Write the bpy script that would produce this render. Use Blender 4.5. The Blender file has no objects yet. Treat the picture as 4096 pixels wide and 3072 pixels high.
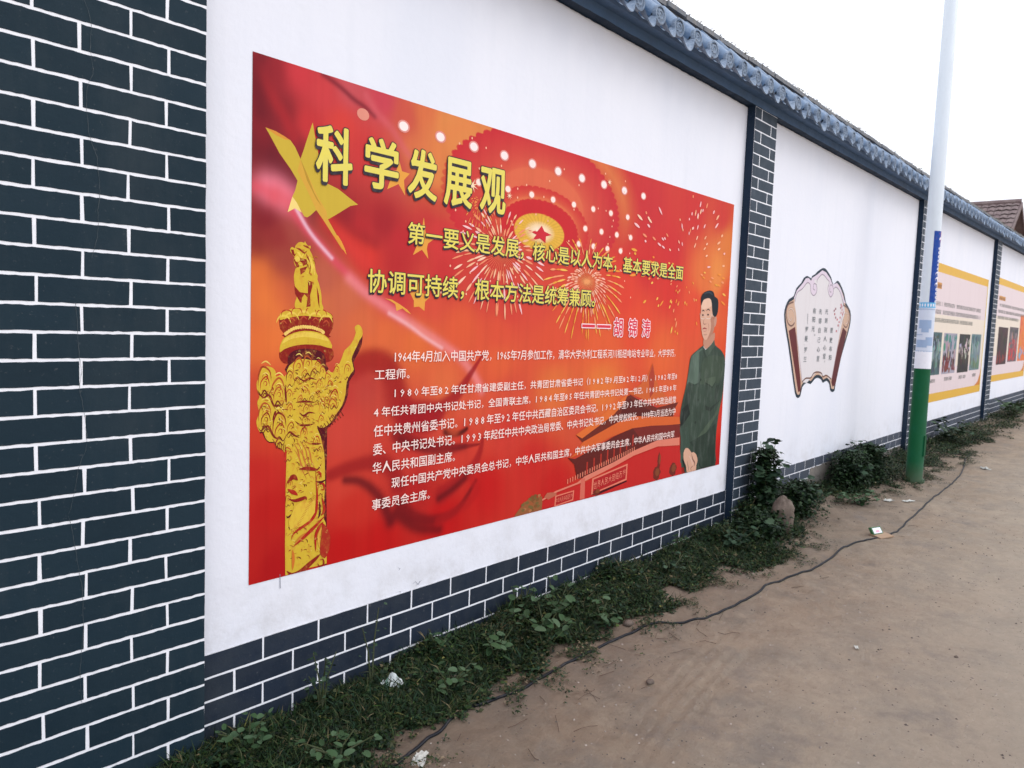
import bpy, math, random
import numpy as np
from mathutils import Vector, Matrix, noise
from mathutils.geometry import tessellate_polygon

R = random.Random(7)
N = np.random.default_rng(11)
SC = bpy.context.scene
COL = SC.collection

# ------------------------------------------------------------------ camera, sky, sun, exposure
F_PX, YAW, PITCH, ROLL, DIST = 3038.377, .8536, .0805, .0355, 2.6255
cam_data = bpy.data.cameras.new('camera')
cam = bpy.data.objects.new('camera', cam_data)
COL.objects.link(cam)
cy, sy = math.cos(YAW), math.sin(YAW)
fw = Vector((sy*math.cos(PITCH), cy*math.cos(PITCH), -math.sin(PITCH)))
rt = Vector((cy, -sy, 0)); up = rt.cross(fw)
r2 = math.cos(ROLL)*rt + math.sin(ROLL)*up
u2 = -math.sin(ROLL)*rt + math.cos(ROLL)*up
m = Matrix((r2, u2, -fw)).transposed().to_4x4()
m.translation = Vector((0, -DIST, 0))
cam.matrix_world = m
cam_data.sensor_width = 36
cam_data.lens = F_PX/4096*36
cam_data.clip_end = 2000
cam_data.clip_start = .05
cam_data.dof.use_dof = True
cam_data.dof.focus_distance = 3.4
cam_data.dof.aperture_fstop = 5.6
SC.camera = cam

SUN_EL, SUN_ROT = math.radians(48), math.radians(150)
world = bpy.data.worlds.new('World'); SC.world = world; world.use_nodes = True
nt = world.node_tree; nt.nodes.clear()
out = nt.nodes.new('ShaderNodeOutputWorld')
bg = nt.nodes.new('ShaderNodeBackground')
sky = nt.nodes.new('ShaderNodeTexSky'); sky.sky_type = 'NISHITA'; sky.sun_disc = False
sky.sun_elevation = SUN_EL; sky.sun_rotation = SUN_ROT; sky.dust_density = 4; sky.air_density = 1.2
mx = nt.nodes.new('ShaderNodeMix'); mx.data_type = 'RGBA'
tc = nt.nodes.new('ShaderNodeTexCoord'); sp = nt.nodes.new('ShaderNodeSeparateXYZ')
ramp = nt.nodes.new('ShaderNodeValToRGB')
ramp.color_ramp.elements[0].position = 0.0; ramp.color_ramp.elements[0].color = (.98, 1.02, 1.12, 1)
ramp.color_ramp.elements[1].position = 1.0; ramp.color_ramp.elements[1].color = (1.50, 1.55, 1.68, 1)
cloud = nt.nodes.new('ShaderNodeVectorMath'); cloud.operation = 'SCALE'; cloud.inputs[3].default_value = 12.8
nt.links.new(tc.outputs['Generated'], sp.inputs[0])
nt.links.new(sp.outputs['Z'], ramp.inputs[0])
nt.links.new(ramp.outputs[0], cloud.inputs[0])
mx.inputs[0].default_value = .9
nt.links.new(sky.outputs[0], mx.inputs[6]); nt.links.new(cloud.outputs[0], mx.inputs[7])
nt.links.new(mx.outputs[2], bg.inputs[0]); bg.inputs[1].default_value = .1
nt.links.new(bg.outputs[0], out.inputs[0])

sun_d = bpy.data.lights.new('sun', 'SUN'); sun_d.energy = .8; sun_d.angle = math.radians(25); sun_d.color = (1, .96, .9)
sun = bpy.data.objects.new('sun', sun_d); COL.objects.link(sun)
sd = Vector((math.sin(SUN_ROT)*math.cos(SUN_EL), math.cos(SUN_ROT)*math.cos(SUN_EL), math.sin(SUN_EL)))
sun.rotation_euler = sd.to_track_quat('Z', 'Y').to_euler()
SC.view_settings.view_transform = 'Standard'; SC.view_settings.look = 'None'
SC.view_settings.exposure = 0.0; SC.view_settings.gamma = 1
SC.view_settings.use_curve_mapping = False

# ------------------------------------------------------------------ helpers
def lin(c):
    c = np.asarray(c, float)/255
    return np.where(c <= .04045, c/12.92, ((c+.055)/1.055)**2.4)

def tag(o, label=None, cat=None, group=None, kind=None):
    if label: o['label'] = label
    if cat: o['category'] = cat
    if group: o['group'] = group
    if kind: o['kind'] = kind
    return o

def empty(name, loc=(0, 0, 0), **k):
    o = bpy.data.objects.new(name, None); COL.objects.link(o); o.location = loc
    o.empty_display_size = .1
    return tag(o, **k)

def link(name, me, parent=None, mat=None, loc=None):
    o = bpy.data.objects.new(name, me); COL.objects.link(o)
    if mat and not me.materials: me.materials.append(mat)
    if parent: o.parent = parent
    if loc: o.location = loc
    return o

def mesh(name, vs, fs, parent=None, mat=None, smooth=False, loc=None):
    me = bpy.data.meshes.new(name)
    me.from_pydata([tuple(v) for v in vs], [], fs)
    if smooth:
        me.polygons.foreach_set('use_smooth', [True]*len(me.polygons))
    me.update()
    return link(name, me, parent, mat, loc)

def box(b, x0, x1, y0, y1, z0, z1):
    vs, fs = b
    n = len(vs)
    vs += [(x, y, z) for z in (z0, z1) for y in (y0, y1) for x in (x0, x1)]
    fs += [tuple(n+i for i in f) for f in ((0, 2, 3, 1), (4, 5, 7, 6), (0, 1, 5, 4), (2, 6, 7, 3), (0, 4, 6, 2), (1, 3, 7, 5))]
    return b

def tube(b, pts, rad, seg=8, cap=True):
    vs, fs = b
    pts = [Vector(p) for p in pts]
    base = len(vs)
    rr = rad if isinstance(rad, (list, tuple)) else [rad]*len(pts)
    for i, p in enumerate(pts):
        t = (pts[min(i+1, len(pts)-1)] - pts[max(i-1, 0)]).normalized()
        a = t.cross(Vector((0, 0, 1)))
        if a.length < .05: a = t.cross(Vector((0, 1, 0)))
        a.normalize(); c = t.cross(a)
        for k in range(seg):
            an = 2*math.pi*k/seg
            vs.append(tuple(p + (a*math.cos(an) + c*math.sin(an))*rr[i]))
    for i in range(len(pts)-1):
        for k in range(seg):
            k2 = (k+1) % seg
            fs.append((base+i*seg+k, base+i*seg+k2, base+(i+1)*seg+k2, base+(i+1)*seg+k))
    if cap:
        fs.append(tuple(base+k for k in range(seg)))
        fs.append(tuple(base+(len(pts)-1)*seg+k for k in reversed(range(seg))))
    return b

def catmull(pts, n=8):
    P = [Vector(p) for p in pts]; P = [P[0]*2-P[1]] + P + [P[-1]*2-P[-2]]
    o = []
    for i in range(1, len(P)-2):
        for k in range(n):
            t = k/n
            o.append(.5*((2*P[i]) + (-P[i-1]+P[i+1])*t + (2*P[i-1]-5*P[i]+4*P[i+1]-P[i+2])*t*t + (-P[i-1]+3*P[i]-3*P[i+1]+P[i+2])*t**3))
    o.append(P[-2])
    return o

# ------------------------------------------------------------------ materials
class Mat:
    def __init__(s, name, col=(.5, .5, .5), rough=.7, spec=.3):
        s.m = bpy.data.materials.new(name); s.m.use_nodes = True
        s.nt = s.m.node_tree; s.b = s.nt.nodes['Principled BSDF']
        s.b.inputs['Base Color'].default_value = (*col, 1)
        s.b.inputs['Roughness'].default_value = rough
        s.b.inputs['Specular IOR Level'].default_value = spec
        s.col = None
        s.tc = s.nt.nodes.new('ShaderNodeTexCoord')
    def n(s, t, **k):
        x = s.nt.nodes.new(t)
        for a, v in k.items(): setattr(x, a, v)
        return x
    def l(s, a, b): s.nt.links.new(a, b)
    def mapping(s, scale=(1, 1, 1)):
        mp = s.n('ShaderNodeMapping'); mp.inputs['Scale'].default_value = scale
        g = s.n('ShaderNodeNewGeometry')
        s.l(g.outputs['Position'], mp.inputs[0]); return mp.outputs[0]
    def noise(s, sc, det=4, rough=.6, scale=(1, 1, 1)):
        x = s.n('ShaderNodeTexNoise'); x.inputs['Scale'].default_value = sc; x.inputs['Detail'].default_value = det
        x.inputs['Roughness'].default_value = rough
        s.l(s.mapping(scale), x.inputs['Vector']); return x.outputs[0]
    def rampf(s, f, a, b, lo=0., hi=1.):
        x = s.n('ShaderNodeMapRange'); x.inputs[1].default_value = a; x.inputs[2].default_value = b
        x.inputs[3].default_value = lo; x.inputs[4].default_value = hi
        s.l(f, x.inputs[0]); return x.outputs[0]
    def base(s, c):
        x = s.n('ShaderNodeRGB'); x.outputs[0].default_value = (*c, 1); s.col = x.outputs[0]; return s
    def attr(s, name='Col'):
        x = s.n('ShaderNodeAttribute'); x.attribute_name = name; s.col = x.outputs['Color']; return s
    def mix(s, f, c, mode='MIX'):
        x = s.n('ShaderNodeMix', data_type='RGBA', blend_type=mode)
        if isinstance(f, (int, float)): x.inputs[0].default_value = f
        else: s.l(f, x.inputs[0])
        s.l(s.col, x.inputs[6])
        if isinstance(c, tuple): x.inputs[7].default_value = (*c, 1)
        else: s.l(c, x.inputs[7])
        s.col = x.outputs[2]; return s
    def bump(s, h, dist, strength=1.):
        x = s.n('ShaderNodeBump'); x.inputs['Distance'].default_value = dist; x.inputs['Strength'].default_value = strength
        s.l(h, x.inputs['Height']); s.l(x.outputs[0], s.b.inputs['Normal']); return s
    def done(s):
        if s.col is not None: s.l(s.col, s.b.inputs['Base Color'])
        return s.m

def pos_z(M):
    g = M.n('ShaderNodeNewGeometry'); x = M.n('ShaderNodeSeparateXYZ'); M.l(g.outputs['Position'], x.inputs[0]); return x.outputs

M = Mat('white_plaster', rough=.75, spec=.25).base((.80, .81, .875))
M.mix(M.rampf(M.noise(1.3, 6, .65), .35, .7, 0, .35), (.73, .75, .84))
M.mix(M.rampf(M.noise(3.2, 3, .5, (3, 1, .25)), .55, .8, 0, .28), (.66, .69, .76))
M.mix(M.rampf(M.noise(70, 4), .66, .8, 0, .22), (.55, .55, .58))
zz = pos_z(M)[2]
st = M.n('ShaderNodeMath', operation='MULTIPLY'); M.l(M.rampf(zz, .2, 1.7, 0, 1), st.inputs[0]); M.l(M.rampf(M.noise(1.6, 4, .55, (1.6, 1, .14)), .45, .75, 0, .28), st.inputs[1])
M.mix(st.outputs[0], (.66, .70, .80))
M.mix(M.rampf(M.noise(.7, 5, .6, (1, 1, .35)), .52, .7, 0, .35), (.66, .70, .80))
fz = M.n('ShaderNodeMath', operation='MULTIPLY'); M.l(M.rampf(zz, -1.32, -.95, 1, 0), fz.inputs[0]); M.l(M.rampf(M.noise(4.5, 8, .7), .46, .74, 0, .75), fz.inputs[1])
M.mix(fz.outputs[0], (.46, .44, .43))
M.bump(M.noise(26, 8, .6), .004, .5)
WHITE = M.done()

M = Mat('mortar_paint', rough=.7).base((.84, .85, .90))
M.mix(M.rampf(M.noise(45, 5), .55, .75, 0, .3), (.55, .56, .62)); M.bump(M.noise(90), .002, .5)
MORTAR = M.done()

def brick_mat(name, c, c2, rough=.42, spec=.45):
    M = Mat(name, rough=rough, spec=spec).base(c)
    oi = M.n('ShaderNodeObjectInfo')
    M.mix(M.rampf(oi.outputs['Random'], 0, 1, 0, .6), tuple(x*1.4 for x in c))
    M.mix(M.rampf(M.noise(6, 7, .7), .42, .75, 0, .65), c2)
    M.mix(M.rampf(M.noise(60, 4, .7), .62, .72, 0, .25), (.2, .2, .2))
    M.mix(M.rampf(M.noise(3, 6, .7, (1, 1, .3)), .5, .75, 0, .35), (.05, .062, .07))
    rr = M.rampf(M.noise(12, 5), .3, .8, rough-.1, rough+.25); M.l(rr, M.b.inputs['Roughness'])
    M.bump(M.noise(34, 8, .65), .0035, .5)
    return M.done()
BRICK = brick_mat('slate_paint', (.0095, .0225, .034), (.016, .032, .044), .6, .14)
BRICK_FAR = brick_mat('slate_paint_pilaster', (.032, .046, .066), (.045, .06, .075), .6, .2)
BRICK_LOW = brick_mat('slate_paint_plinth', (.014, .022, .038), (.03, .038, .05), .5, .25)
BRICK_GREY = brick_mat('slate_paint_worn', (.055, .068, .095), (.10, .10, .105), .7, .15)
NAVY = brick_mat('navy_paint_soffit_shade', (.010, .022, .045), (.016, .03, .05), .6, .15)
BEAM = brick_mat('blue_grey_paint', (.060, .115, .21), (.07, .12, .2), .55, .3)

M = Mat('bare_render', rough=.9).base((.15, .14, .13)); M.mix(M.rampf(M.noise(5, 6, .7), .4, .7), (.23, .2, .175)); M.bump(M.noise(30), .006)
RENDER = M.done()
M = Mat('glazed_tile', rough=.4, spec=.5).base((.085, .155, .27))
oi = M.n('ShaderNodeObjectInfo'); M.mix(M.rampf(oi.outputs['Random'], 0, 1, 0, .5), (.13, .20, .31))
M.mix(M.rampf(M.noise(22, 6, .7), .45, .72, 0, .6), (.24, .32, .42)); M.bump(M.noise(60, 6), .003)
TILE = M.done()
M = Mat('weathered_tile_end', rough=.6, spec=.3).base((.26, .32, .41))
oi = M.n('ShaderNodeObjectInfo'); M.mix(M.rampf(oi.outputs['Random'], 0, 1, 0, .6), (.14, .19, .27))
M.mix(M.rampf(M.noise(9, 5, .7), .56, .7, 0, .6), (.13, .15, .12))
M.mix(M.rampf(M.noise(48, 6, .7), .4, .66, 0, .8), (.08, .13, .21)); M.bump(M.noise(90, 6), .004)
TILE_END = M.done()
M = Mat('ridge_brick', rough=.85).base((.15, .165, .19)); M.mix(M.rampf(M.noise(14, 6, .7), .4, .7), (.24, .225, .21)); M.bump(M.noise(50), .006)
RIDGE = M.done()
M = Mat('moss', rough=1, spec=.05).attr(); MOSS = M.done()

def print_mat(name, rough=.42, extra=None):
    M = Mat(name, rough=rough+.1, spec=.12).attr()
    M.mix(M.rampf(M.noise(2.2, 5, .6, (9, 1, .35)), .5, .8, 0, .16), (.62, .50, .50), 'MULTIPLY')
    if extra: extra(M)
    M.bump(M.noise(18, 6, .6), .002, .35)
    return M.done()
PRINT = print_mat('poster_vinyl')
def _gold(M):
    M.mix(M.rampf(M.noise(38, 6, .7, (1, 1, .6)), .5, .66, 0, .42), (.55, .16, .03))
    M.mix(M.rampf(M.noise(60, 4, .7), .62, .7, 0, .4), (.16, .03, .015))
    M.mix(M.rampf(M.noise(44, 5, .7), .6, .7, 0, .35), (.85, .68, .16))
PRINT_GOLD = print_mat('poster_vinyl_gold', .42, _gold)
def _cloth(M):
    M.mix(M.rampf(M.noise(6, 4, .55, (2.2, 1, .6)), .42, .7, 0, .6), (.40, .42, .42), 'MULTIPLY')
    M.mix(M.rampf(M.noise(14, 5, .6, (1.6, 1, .5)), .5, .75, 0, .10), (.5, .55, .5))
PRINT_CLOTH = print_mat('poster_vinyl_photo', .42, _cloth)
def flat_mat(name, c, rough=.45):
    M = Mat(name, rough=rough, spec=.2).base(tuple(float(x) for x in lin(c)))
    M.mix(M.rampf(M.noise(30, 4), .4, .8, 0, .12), (.4, .4, .4)); return M.done()
INK_YELLOW = flat_mat('ink_yellow', (226, 210, 92)); INK_DARK = flat_mat('ink_dark', (40, 28, 40))
INK_WHITE = flat_mat('ink_white', (248, 222, 214)); INK_RED = flat_mat('ink_red', (214, 40, 60)); INK_PALE = flat_mat('ink_pale', (250, 226, 232))
INK_GREY = flat_mat('ink_grey', (104, 112, 116)); INK_PINK = flat_mat('ink_dull_pink', (228, 130, 105))

# ------------------------------------------------------------------ ground
def gz(x):
    return -1.66 + .01*min(max(x, -20), 25)
def fbm(x, y, s, o=4, seed=0.):
    return noise.fractal(Vector((x*s+seed, y*s-seed, seed)), 1.0, 2.0, o)
LUMPS = [(R.uniform(1.6, 7.5), R.uniform(-1.15, -.5), R.uniform(-.012, .016), R.uniform(.03, .09)) for _ in range(60)]
def ground_h(x, y):
    h = gz(x)
    near = math.exp(-((y+.1)/.42)**2)
    h += .012*near + .014*fbm(x, y, .9, 3) + .010*fbm(x, y, 3.5, 3, 5) + .02*math.exp(-((x-9)**2+(y+.588)**2)/.05)
    if y > -1.6: h += .010*fbm(x, y, 9, 3, 9)*min(1, max(0, (y+1.6)/.6))
    # bank and hollow next to the bush
    h += .05*math.exp(-((x-6.4)/.8)**2-((y+.25)/.35)**2)
    # shallow wheel ruts
    for c, w_ in ((-1.02, .018), (-1.075, .012), (-1.13, .02), (-1.19, .012)):
        d = y - (c + .16*(x-3.0) - .05*(x-3.0)**2)
        e_ = math.exp(-((x-3.1)/.75)**2)
        h += e_*(-.012*math.exp(-(d/w_)**2)+.005*math.exp(-((d-.03)/w_)**2))
    for (bx_, by_, hh_, ww_) in LUMPS: h += hh_*math.exp(-((x-bx_)**2+(y-by_)**2)/ww_**2)
    return h
xs = np.concatenate([np.linspace(-220, -14, 8), np.linspace(-10, 0, 12), np.arange(.5, 6, .028), np.arange(6, 8, .05), np.arange(8, 13, .09), np.arange(13, 30, .35), np.linspace(32, 420, 14)])
ys = np.concatenate([np.linspace(-260, -14, 9), np.arange(-12, -3.2, .4), np.arange(-3, -1.4, .05), np.arange(-1.4, .0, .02), np.linspace(.1, .35, 3), np.linspace(1, 10, 7), np.linspace(15, 260, 7)])
gv = []
for y in ys:
    for x in xs:
        gv.append((x, y, ground_h(x, y)))
nx = len(xs)
gf = [(j*nx+i, j*nx+i+1, (j+1)*nx+i+1, (j+1)*nx+i) for j in range(len(ys)-1) for i in range(nx-1)]
M = Mat('packed_earth', rough=.95, spec=.15).base((.375, .285, .210))
M.mix(M.rampf(M.noise(.8, 4, .6), .38, .68, 0, 1), (.48, .39, .30))
M.mix(M.rampf(M.noise(3.1, 7, .7), .42, .66, 0, 1.), (.30, .255, .21))
M.mix(M.rampf(M.noise(11, 8, .75), .5, .7, 0, .5), (.20, .148, .105))
M.mix(M.rampf(M.noise(7, 9, .8), .48, .66, 0, .5), (.53, .43, .325))
px = pos_z(M)
M.mix(M.rampf(px[1], -.95, -.45, 0, .6), (.185, .138, .105))
M.mix(M.rampf(px[1], -.95, -2.3, 0, .62), (.62, .53, .43))
M.mix(M.rampf(M.noise(55, 5, .8), .63, .70, 0, .75), (.09, .075, .065))
M.mix(M.rampf(M.noise(38, 6, .8), .64, .76, 0, .5), (.52, .47, .42))
M.mix(M.rampf(M.noise(1.9, 8, .7), .56, .68, 0, .55), (.235, .215, .205))
M.mix(M.rampf(M.noise(26, 9, .8), .35, .8, .0, .3), (.2, .16, .13))
M.bump(M.noise(17, 14, .85), .05, .9)
EARTH = M.done()
g = mesh('ground', gv, gf, None, EARTH, smooth=True)
tag(g, 'packed grey brown earth lane with soil verge along the wall', kind='structure')

# ------------------------------------------------------------------ the wall
wall = empty('boundary_wall', (0, 0, 0), label='long white plastered village wall with painted brick pillars and blue tiled coping', cat='wall')
PIL = [(-.60, 1.297), (5.645, 6.058), (10.768, 11.18), (16.02, 16.42), (21.25, 21.65), (26.5, 26.9), (31.7, 32.1)]
PLT = [-1.272, -1.228, -1.197, -1.135, -1.08, -1.03]
PRO = .062
def zb(x):
    return float(np.interp(x, [-1, 5.6, 10.8, 16, 32], [1.713, 1.713, 1.738, 1.785, 1.93]))

def grid_panel(name, x0, x1, z0, z1f, y, mat, parent, nx_=60, nz=30, amp=.0006):
    vs = []; fs = []
    for j in range(nz+1):
        for i in range(nx_+1):
            x = x0+(x1-x0)*i/nx_; zt = z1f(x); z = z0+(zt-z0)*j/nz
            vs.append((x, y-amp*noise.noise(Vector((x*1.7, z*1.9, 3))), z))
    for j in range(nz):
        for i in range(nx_):
            a = j*(nx_+1)+i; fs.append((a, a+1, a+nx_+2, a+nx_+1))
    return mesh(name, vs, fs, parent, mat, True)

def wavy_plate(name, x0, x1, z0, z1, y, dep, mat, parent, amp=.0011, step=.035, skew=0):
    """one painted brick face: outline with a hand-brushed edge, a few millimetres proud"""
    per = []
    nxx = max(1, int((x1-x0)/step)); nz = max(1, int((z1-z0)/.05))
    for i in range(nxx): per.append((x0+(x1-x0)*i/nxx, z0))
    for i in range(nz): per.append((x1, z0+(z1-z0)*i/nz))
    for i in range(nxx): per.append((x1-(x1-x0)*i/nxx, z1))
    for i in range(nz): per.append((x0, z1-(z1-z0)*i/nz))
    per = [(x+R.uniform(-amp, amp), z+R.uniform(-amp, amp)) for x, z in per]
    n = len(per); cx, cz = (x0+x1)/2, (z0+z1)/2
    vs = [(x, y, z) for x, z in per] + [(cx+(x-cx)*(1-.002/max(.01, x1-x0)*2), y-dep, cz+(z-cz)*(1-.0024/max(.01, z1-z0))) for x, z in per]
    fs = [tuple(range(n, 2*n))] + [(i, (i+1) % n, n+(i+1) % n, n+i) for i in range(n)]
    return mesh(name, vs, fs, parent, mat)

def plain_plate(name, x0, x1, z0, z1, y, dep, mat, parent):
    b = ([], []); box(b, x0, x1, y-dep, y, z0, z1)
    b[1].pop(3)
    return mesh(name, b[0], b[1], parent, mat)

# body behind the plaster, plaster panels
core = ([], []); xe = 32.2
vs = []
for x in np.arange(-.6, xe, .8):
    vs += [(x, .015, -1.95), (x, .015, zb(x)+.1), (x, .25, zb(x)+.1), (x, .25, -1.95)]
k = len(vs)//4
fs = [(a*4+i, a*4+(i+1) % 4, a*4+4+(i+1) % 4, a*4+4+i) for a in range(k-1) for i in range(4)]
fs += [(3, 2, 1, 0), tuple((k-1)*4+i for i in range(4))]
mesh('wall_core', vs, fs, wall, WHITE)
for b in range(6):
    x0, x1 = PIL[b][1], PIL[b+1][0]
    zt = PLT[b]
    grid_panel('plaster_panel', x0-.01, x1+.01, zt-.002, lambda x: zb(x)+.05, 0, WHITE, wall, 90 if b < 2 else 40, 40 if b < 2 else 20)
    # plinth: bare render, painted mortar lines, bricks
    pl = mesh('plinth', *box(([], []), x0-.01, x1+.01, -.002, .012, -1.95, zt), wall, RENDER)
    rows = 4 if b == 0 else (2 if b == 1 else 3)
    h = .0905
    zbot = zt-rows*h-.004
    mesh('mortar', *box(([], []), x0, x1, -.004, -.0021, max(zbot, -1.72), zt), pl, MORTAR)
    L = {0: .2575, 1: .253}.get(b, .26)
    for r in range(rows):
        top = zt-r*h; bot = top-h
        if b == 0: off = (1.567 if r % 2 == 0 else 1.446)
        else: off = x0+(.1 if r % 2 == 0 else .225)
        if b == 1: off = 6.345+(.0 if r % 2 == 0 else .127)
        js = [x0]+[x for x in np.arange(off-L*3, x1, L) if x0+.04 < x < x1-.04]+[x1]
        for i in range(len(js)-1):
            a, c = js[i], js[i+1]
            lt = .004+R.uniform(-.0006, .0008)
            z_a = bot+.0042; z_b = top-(.0042 if r else 0)
            if b == 1 and r == 1 and 7.5 < a < 8.3: continue      # paint gone, bare render shows
            if b <= 1: wavy_plate('brick', a+lt*(i > 0), c-lt, z_a, z_b, -.004, .0012, BRICK_LOW if b == 0 else BRICK_GREY, pl, .0008, .06)
            elif b <= 3: plain_plate('brick', a+lt, c-lt, z_a, z_b, -.004, .0012, BRICK_GREY, pl)
    if b == 1:
        wavy_plate('bare_patch', 7.5, 8.3, zt-2*h-.01, zt-h+.002, -.0041, .003, RENDER, pl, .01, .05)

for i, (x0, x1) in enumerate(PIL):
    vs = []; fs = []
    nz = 60
    # pilaster body: left face, front, right face with hand-finished arrises
    for j in range(nz+1):
        z = -1.95+(zb(x0)+1.95)*j/nz
        w = .0012
        vs += [(x0+R.uniform(-w, w), .012, z), (x0+R.uniform(-w, w), -PRO, z), (x1+R.uniform(-w, w), -PRO, z), (x1+R.uniform(-w, w), .012, z)]
    for j in range(nz):
        for q_ in range(3):
            a = j*4+q_; fs.append((a, a+1, a+5, a+4))
    pil = mesh('pilaster', vs, fs, wall, NAVY)
    if i > 4: continue
    base_z = -1.72
    mesh('mortar', *box(([], []), x0+.004, x1-.001, -PRO-.0025, -PRO-.0005, base_z, zb(x0)-.004), pil, MORTAR)
    if i == 0:
        H = .0848; z = 1.025+9*H; k = -9
        while z > base_z:
            J = (.898, 1.163) if k % 2 == 0 else (.770, 1.043)
            js = [-.59]+[x for x in np.arange(J[0]-.27*5, J[0]-.1, .27)]+[J[0]+R.uniform(-.005, .005), J[1]+R.uniform(-.006, .006)]+[x1-.0005]
            if k % 2: pass
            dz = R.uniform(-.0015, .0015)
            for a, c in zip(js[:-1], js[1:]):
                lt = .0048+R.uniform(-.0009, .0009)
                wavy_plate('brick', a+lt, c-(lt if c < x1-.01 else 0), z-H+.0046, z-.0046, -PRO-.0025, .0018, BRICK, pil, .0013, .016)
            z -= H; k += 1
    else:
        H = .0872; z = zb(x0)-.002; k = 0
        while z > base_z:
            J = x0+(.122 if k % 2 == 0 else .305)
            xl = x0+.0045
            for a, c in ((xl, J), (J, x1-.0006)):
                lt = .0052
                f = wavy_plate if i < 3 else None
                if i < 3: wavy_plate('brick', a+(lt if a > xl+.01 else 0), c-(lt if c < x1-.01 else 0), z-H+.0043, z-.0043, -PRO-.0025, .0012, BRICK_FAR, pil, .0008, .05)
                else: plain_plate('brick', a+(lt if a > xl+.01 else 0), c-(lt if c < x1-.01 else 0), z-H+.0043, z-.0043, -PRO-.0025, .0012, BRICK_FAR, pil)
            z -= H; k += 1

# hairline crack down the near pier
def strip(name, pts, y, w, mat, parent):
    vs = []; fs = []
    for i, (x, z) in enumerate(pts):
        ww = w*R.uniform(.5, 1.3)
        vs += [(x-ww, y, z), (x+ww, y, z)]
        if i: fs.append((2*i-2, 2*i-1, 2*i+1, 2*i))
    return mesh(name, vs, fs, parent, mat)
CR_ = [(0.912,0.924),(0.925,0.891),(0.932,0.856),(0.929,0.813),(0.928,0.776),(0.935,0.735),(0.935,0.712),(0.92,0.673),(0.916,0.646),(0.916,0.608),(0.92,0.562),(0.922,0.529),(0.933,0.493),(0.944,0.469),(0.947,0.433),(0.951,0.391),(0.952,0.352),(0.946,0.303),(0.947,0.269),(0.943,0.22),(0.932,0.174),(0.925,0.145)]
CR2 = [(0.878,0.014),(0.882,-0.024),(0.885,-0.086),(0.888,-0.155),(0.894,-0.195),(0.891,-0.218),(0.888,-0.257),(0.893,-0.281),(0.901,-0.328),(0.904,-0.368),(0.909,-0.4),(0.905,-0.448),(0.894,-0.47),(0.881,-0.509),(0.875,-0.548),(0.866,-0.594),(0.857,-0.632),(0.852,-0.648)]
CR3 = [(0.852,-0.648),(0.861,-0.689),(0.866,-0.73),(0.874,-0.78),(0.881,-0.838),(0.89,-0.889),(0.891,-0.947),(0.892,-1.021),(0.886,-1.085),(0.88,-1.175),(0.884,-1.251),(0.886,-1.277)]
CRACK = flat_mat('crack_dust', (66, 76, 82))
for c in (CR_, CR2, CR3):
    pts = []
    for (x, z), (x2, z2) in zip(c[:-1], c[1:]):
        for t in range(4):
            pts.append((x+(x2-x)*t/4+R.uniform(-.0012, .0012), z+(z2-z)*t/4))
    strip('crack', pts, -PRO-.0062, .0006, CRACK, wall)

# scuffs and a plumb mark on the plaster of the first bay
SMG = flat_mat('scuff_grey', (120, 122, 136), .9)
for c in ([(1.64,-1.033),(1.641,-1.055),(1.642,-1.092)], [(2.246,-1.261),(2.265,-1.259),(2.278,-1.266)], [(2.292,-1.252),(2.309,-1.252)], [(2.347,-1.244),(2.364,-1.236),(2.382,-1.256),(2.393,-1.241)], [(2.367,-1.257),(2.387,-1.247),(2.401,-1.239)], [(2.253,-1.144),(2.267,-1.151),(2.26,-1.158)], [(2.354,-1.258),(2.376,-1.258)]):
    strip('scuff', [tuple(p) for p in smooth2(c, 3, False)] if False else c, -.0022, .0014, SMG, wall)

# beam under the coping
vs = []; fs = []
nseg = 700
BY = -PRO-.004
for i in range(nseg+1):
    x = -.6+(xe+.6)*i/nseg
    z0 = zb(x)+.003*noise.noise(Vector((x*4, 0, 0)))+R.uniform(-.0012, .0012)
    vs += [(x, .01, z0+.001), (x, BY, z0), (x, BY-.002, z0+.16), (x, -.13, z0+.175), (x, .0, z0+.28)]
    if i:
        a = (i-1)*5
        for q_ in range(1, 4): fs.append((a+q_, a+5+q_, a+6+q_, a+1+q_))
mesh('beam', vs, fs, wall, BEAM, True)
mesh('beam_soffit', vs, [(5*a, 5*a+5, 5*a+6, 5*a+1) for a in range(nseg)], wall, NAVY, True)  # underside in the darker navy: its shade is put into the colour
# ragged paint line where the beam colour was brushed onto the plaster
for b in range(4):
    x0, x1 = PIL[b][1], PIL[b+1][0]
    vs = []; fs = []; n = int((x1-x0)/.02)
    for i in range(n+1):
        x = x0+(x1-x0)*i/n
        d = .004+.006*abs(noise.noise(Vector((x*9, 7, 0))))+R.uniform(0, .002)
        vs += [(x, -.0045, zb(x)-d), (x, -.0045, zb(x)+.02)]
        if i: fs.append((2*i-2, 2*i, 2*i+1, 2*i-1))
    mesh('paint_edge', vs, fs, wall, NAVY)

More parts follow.
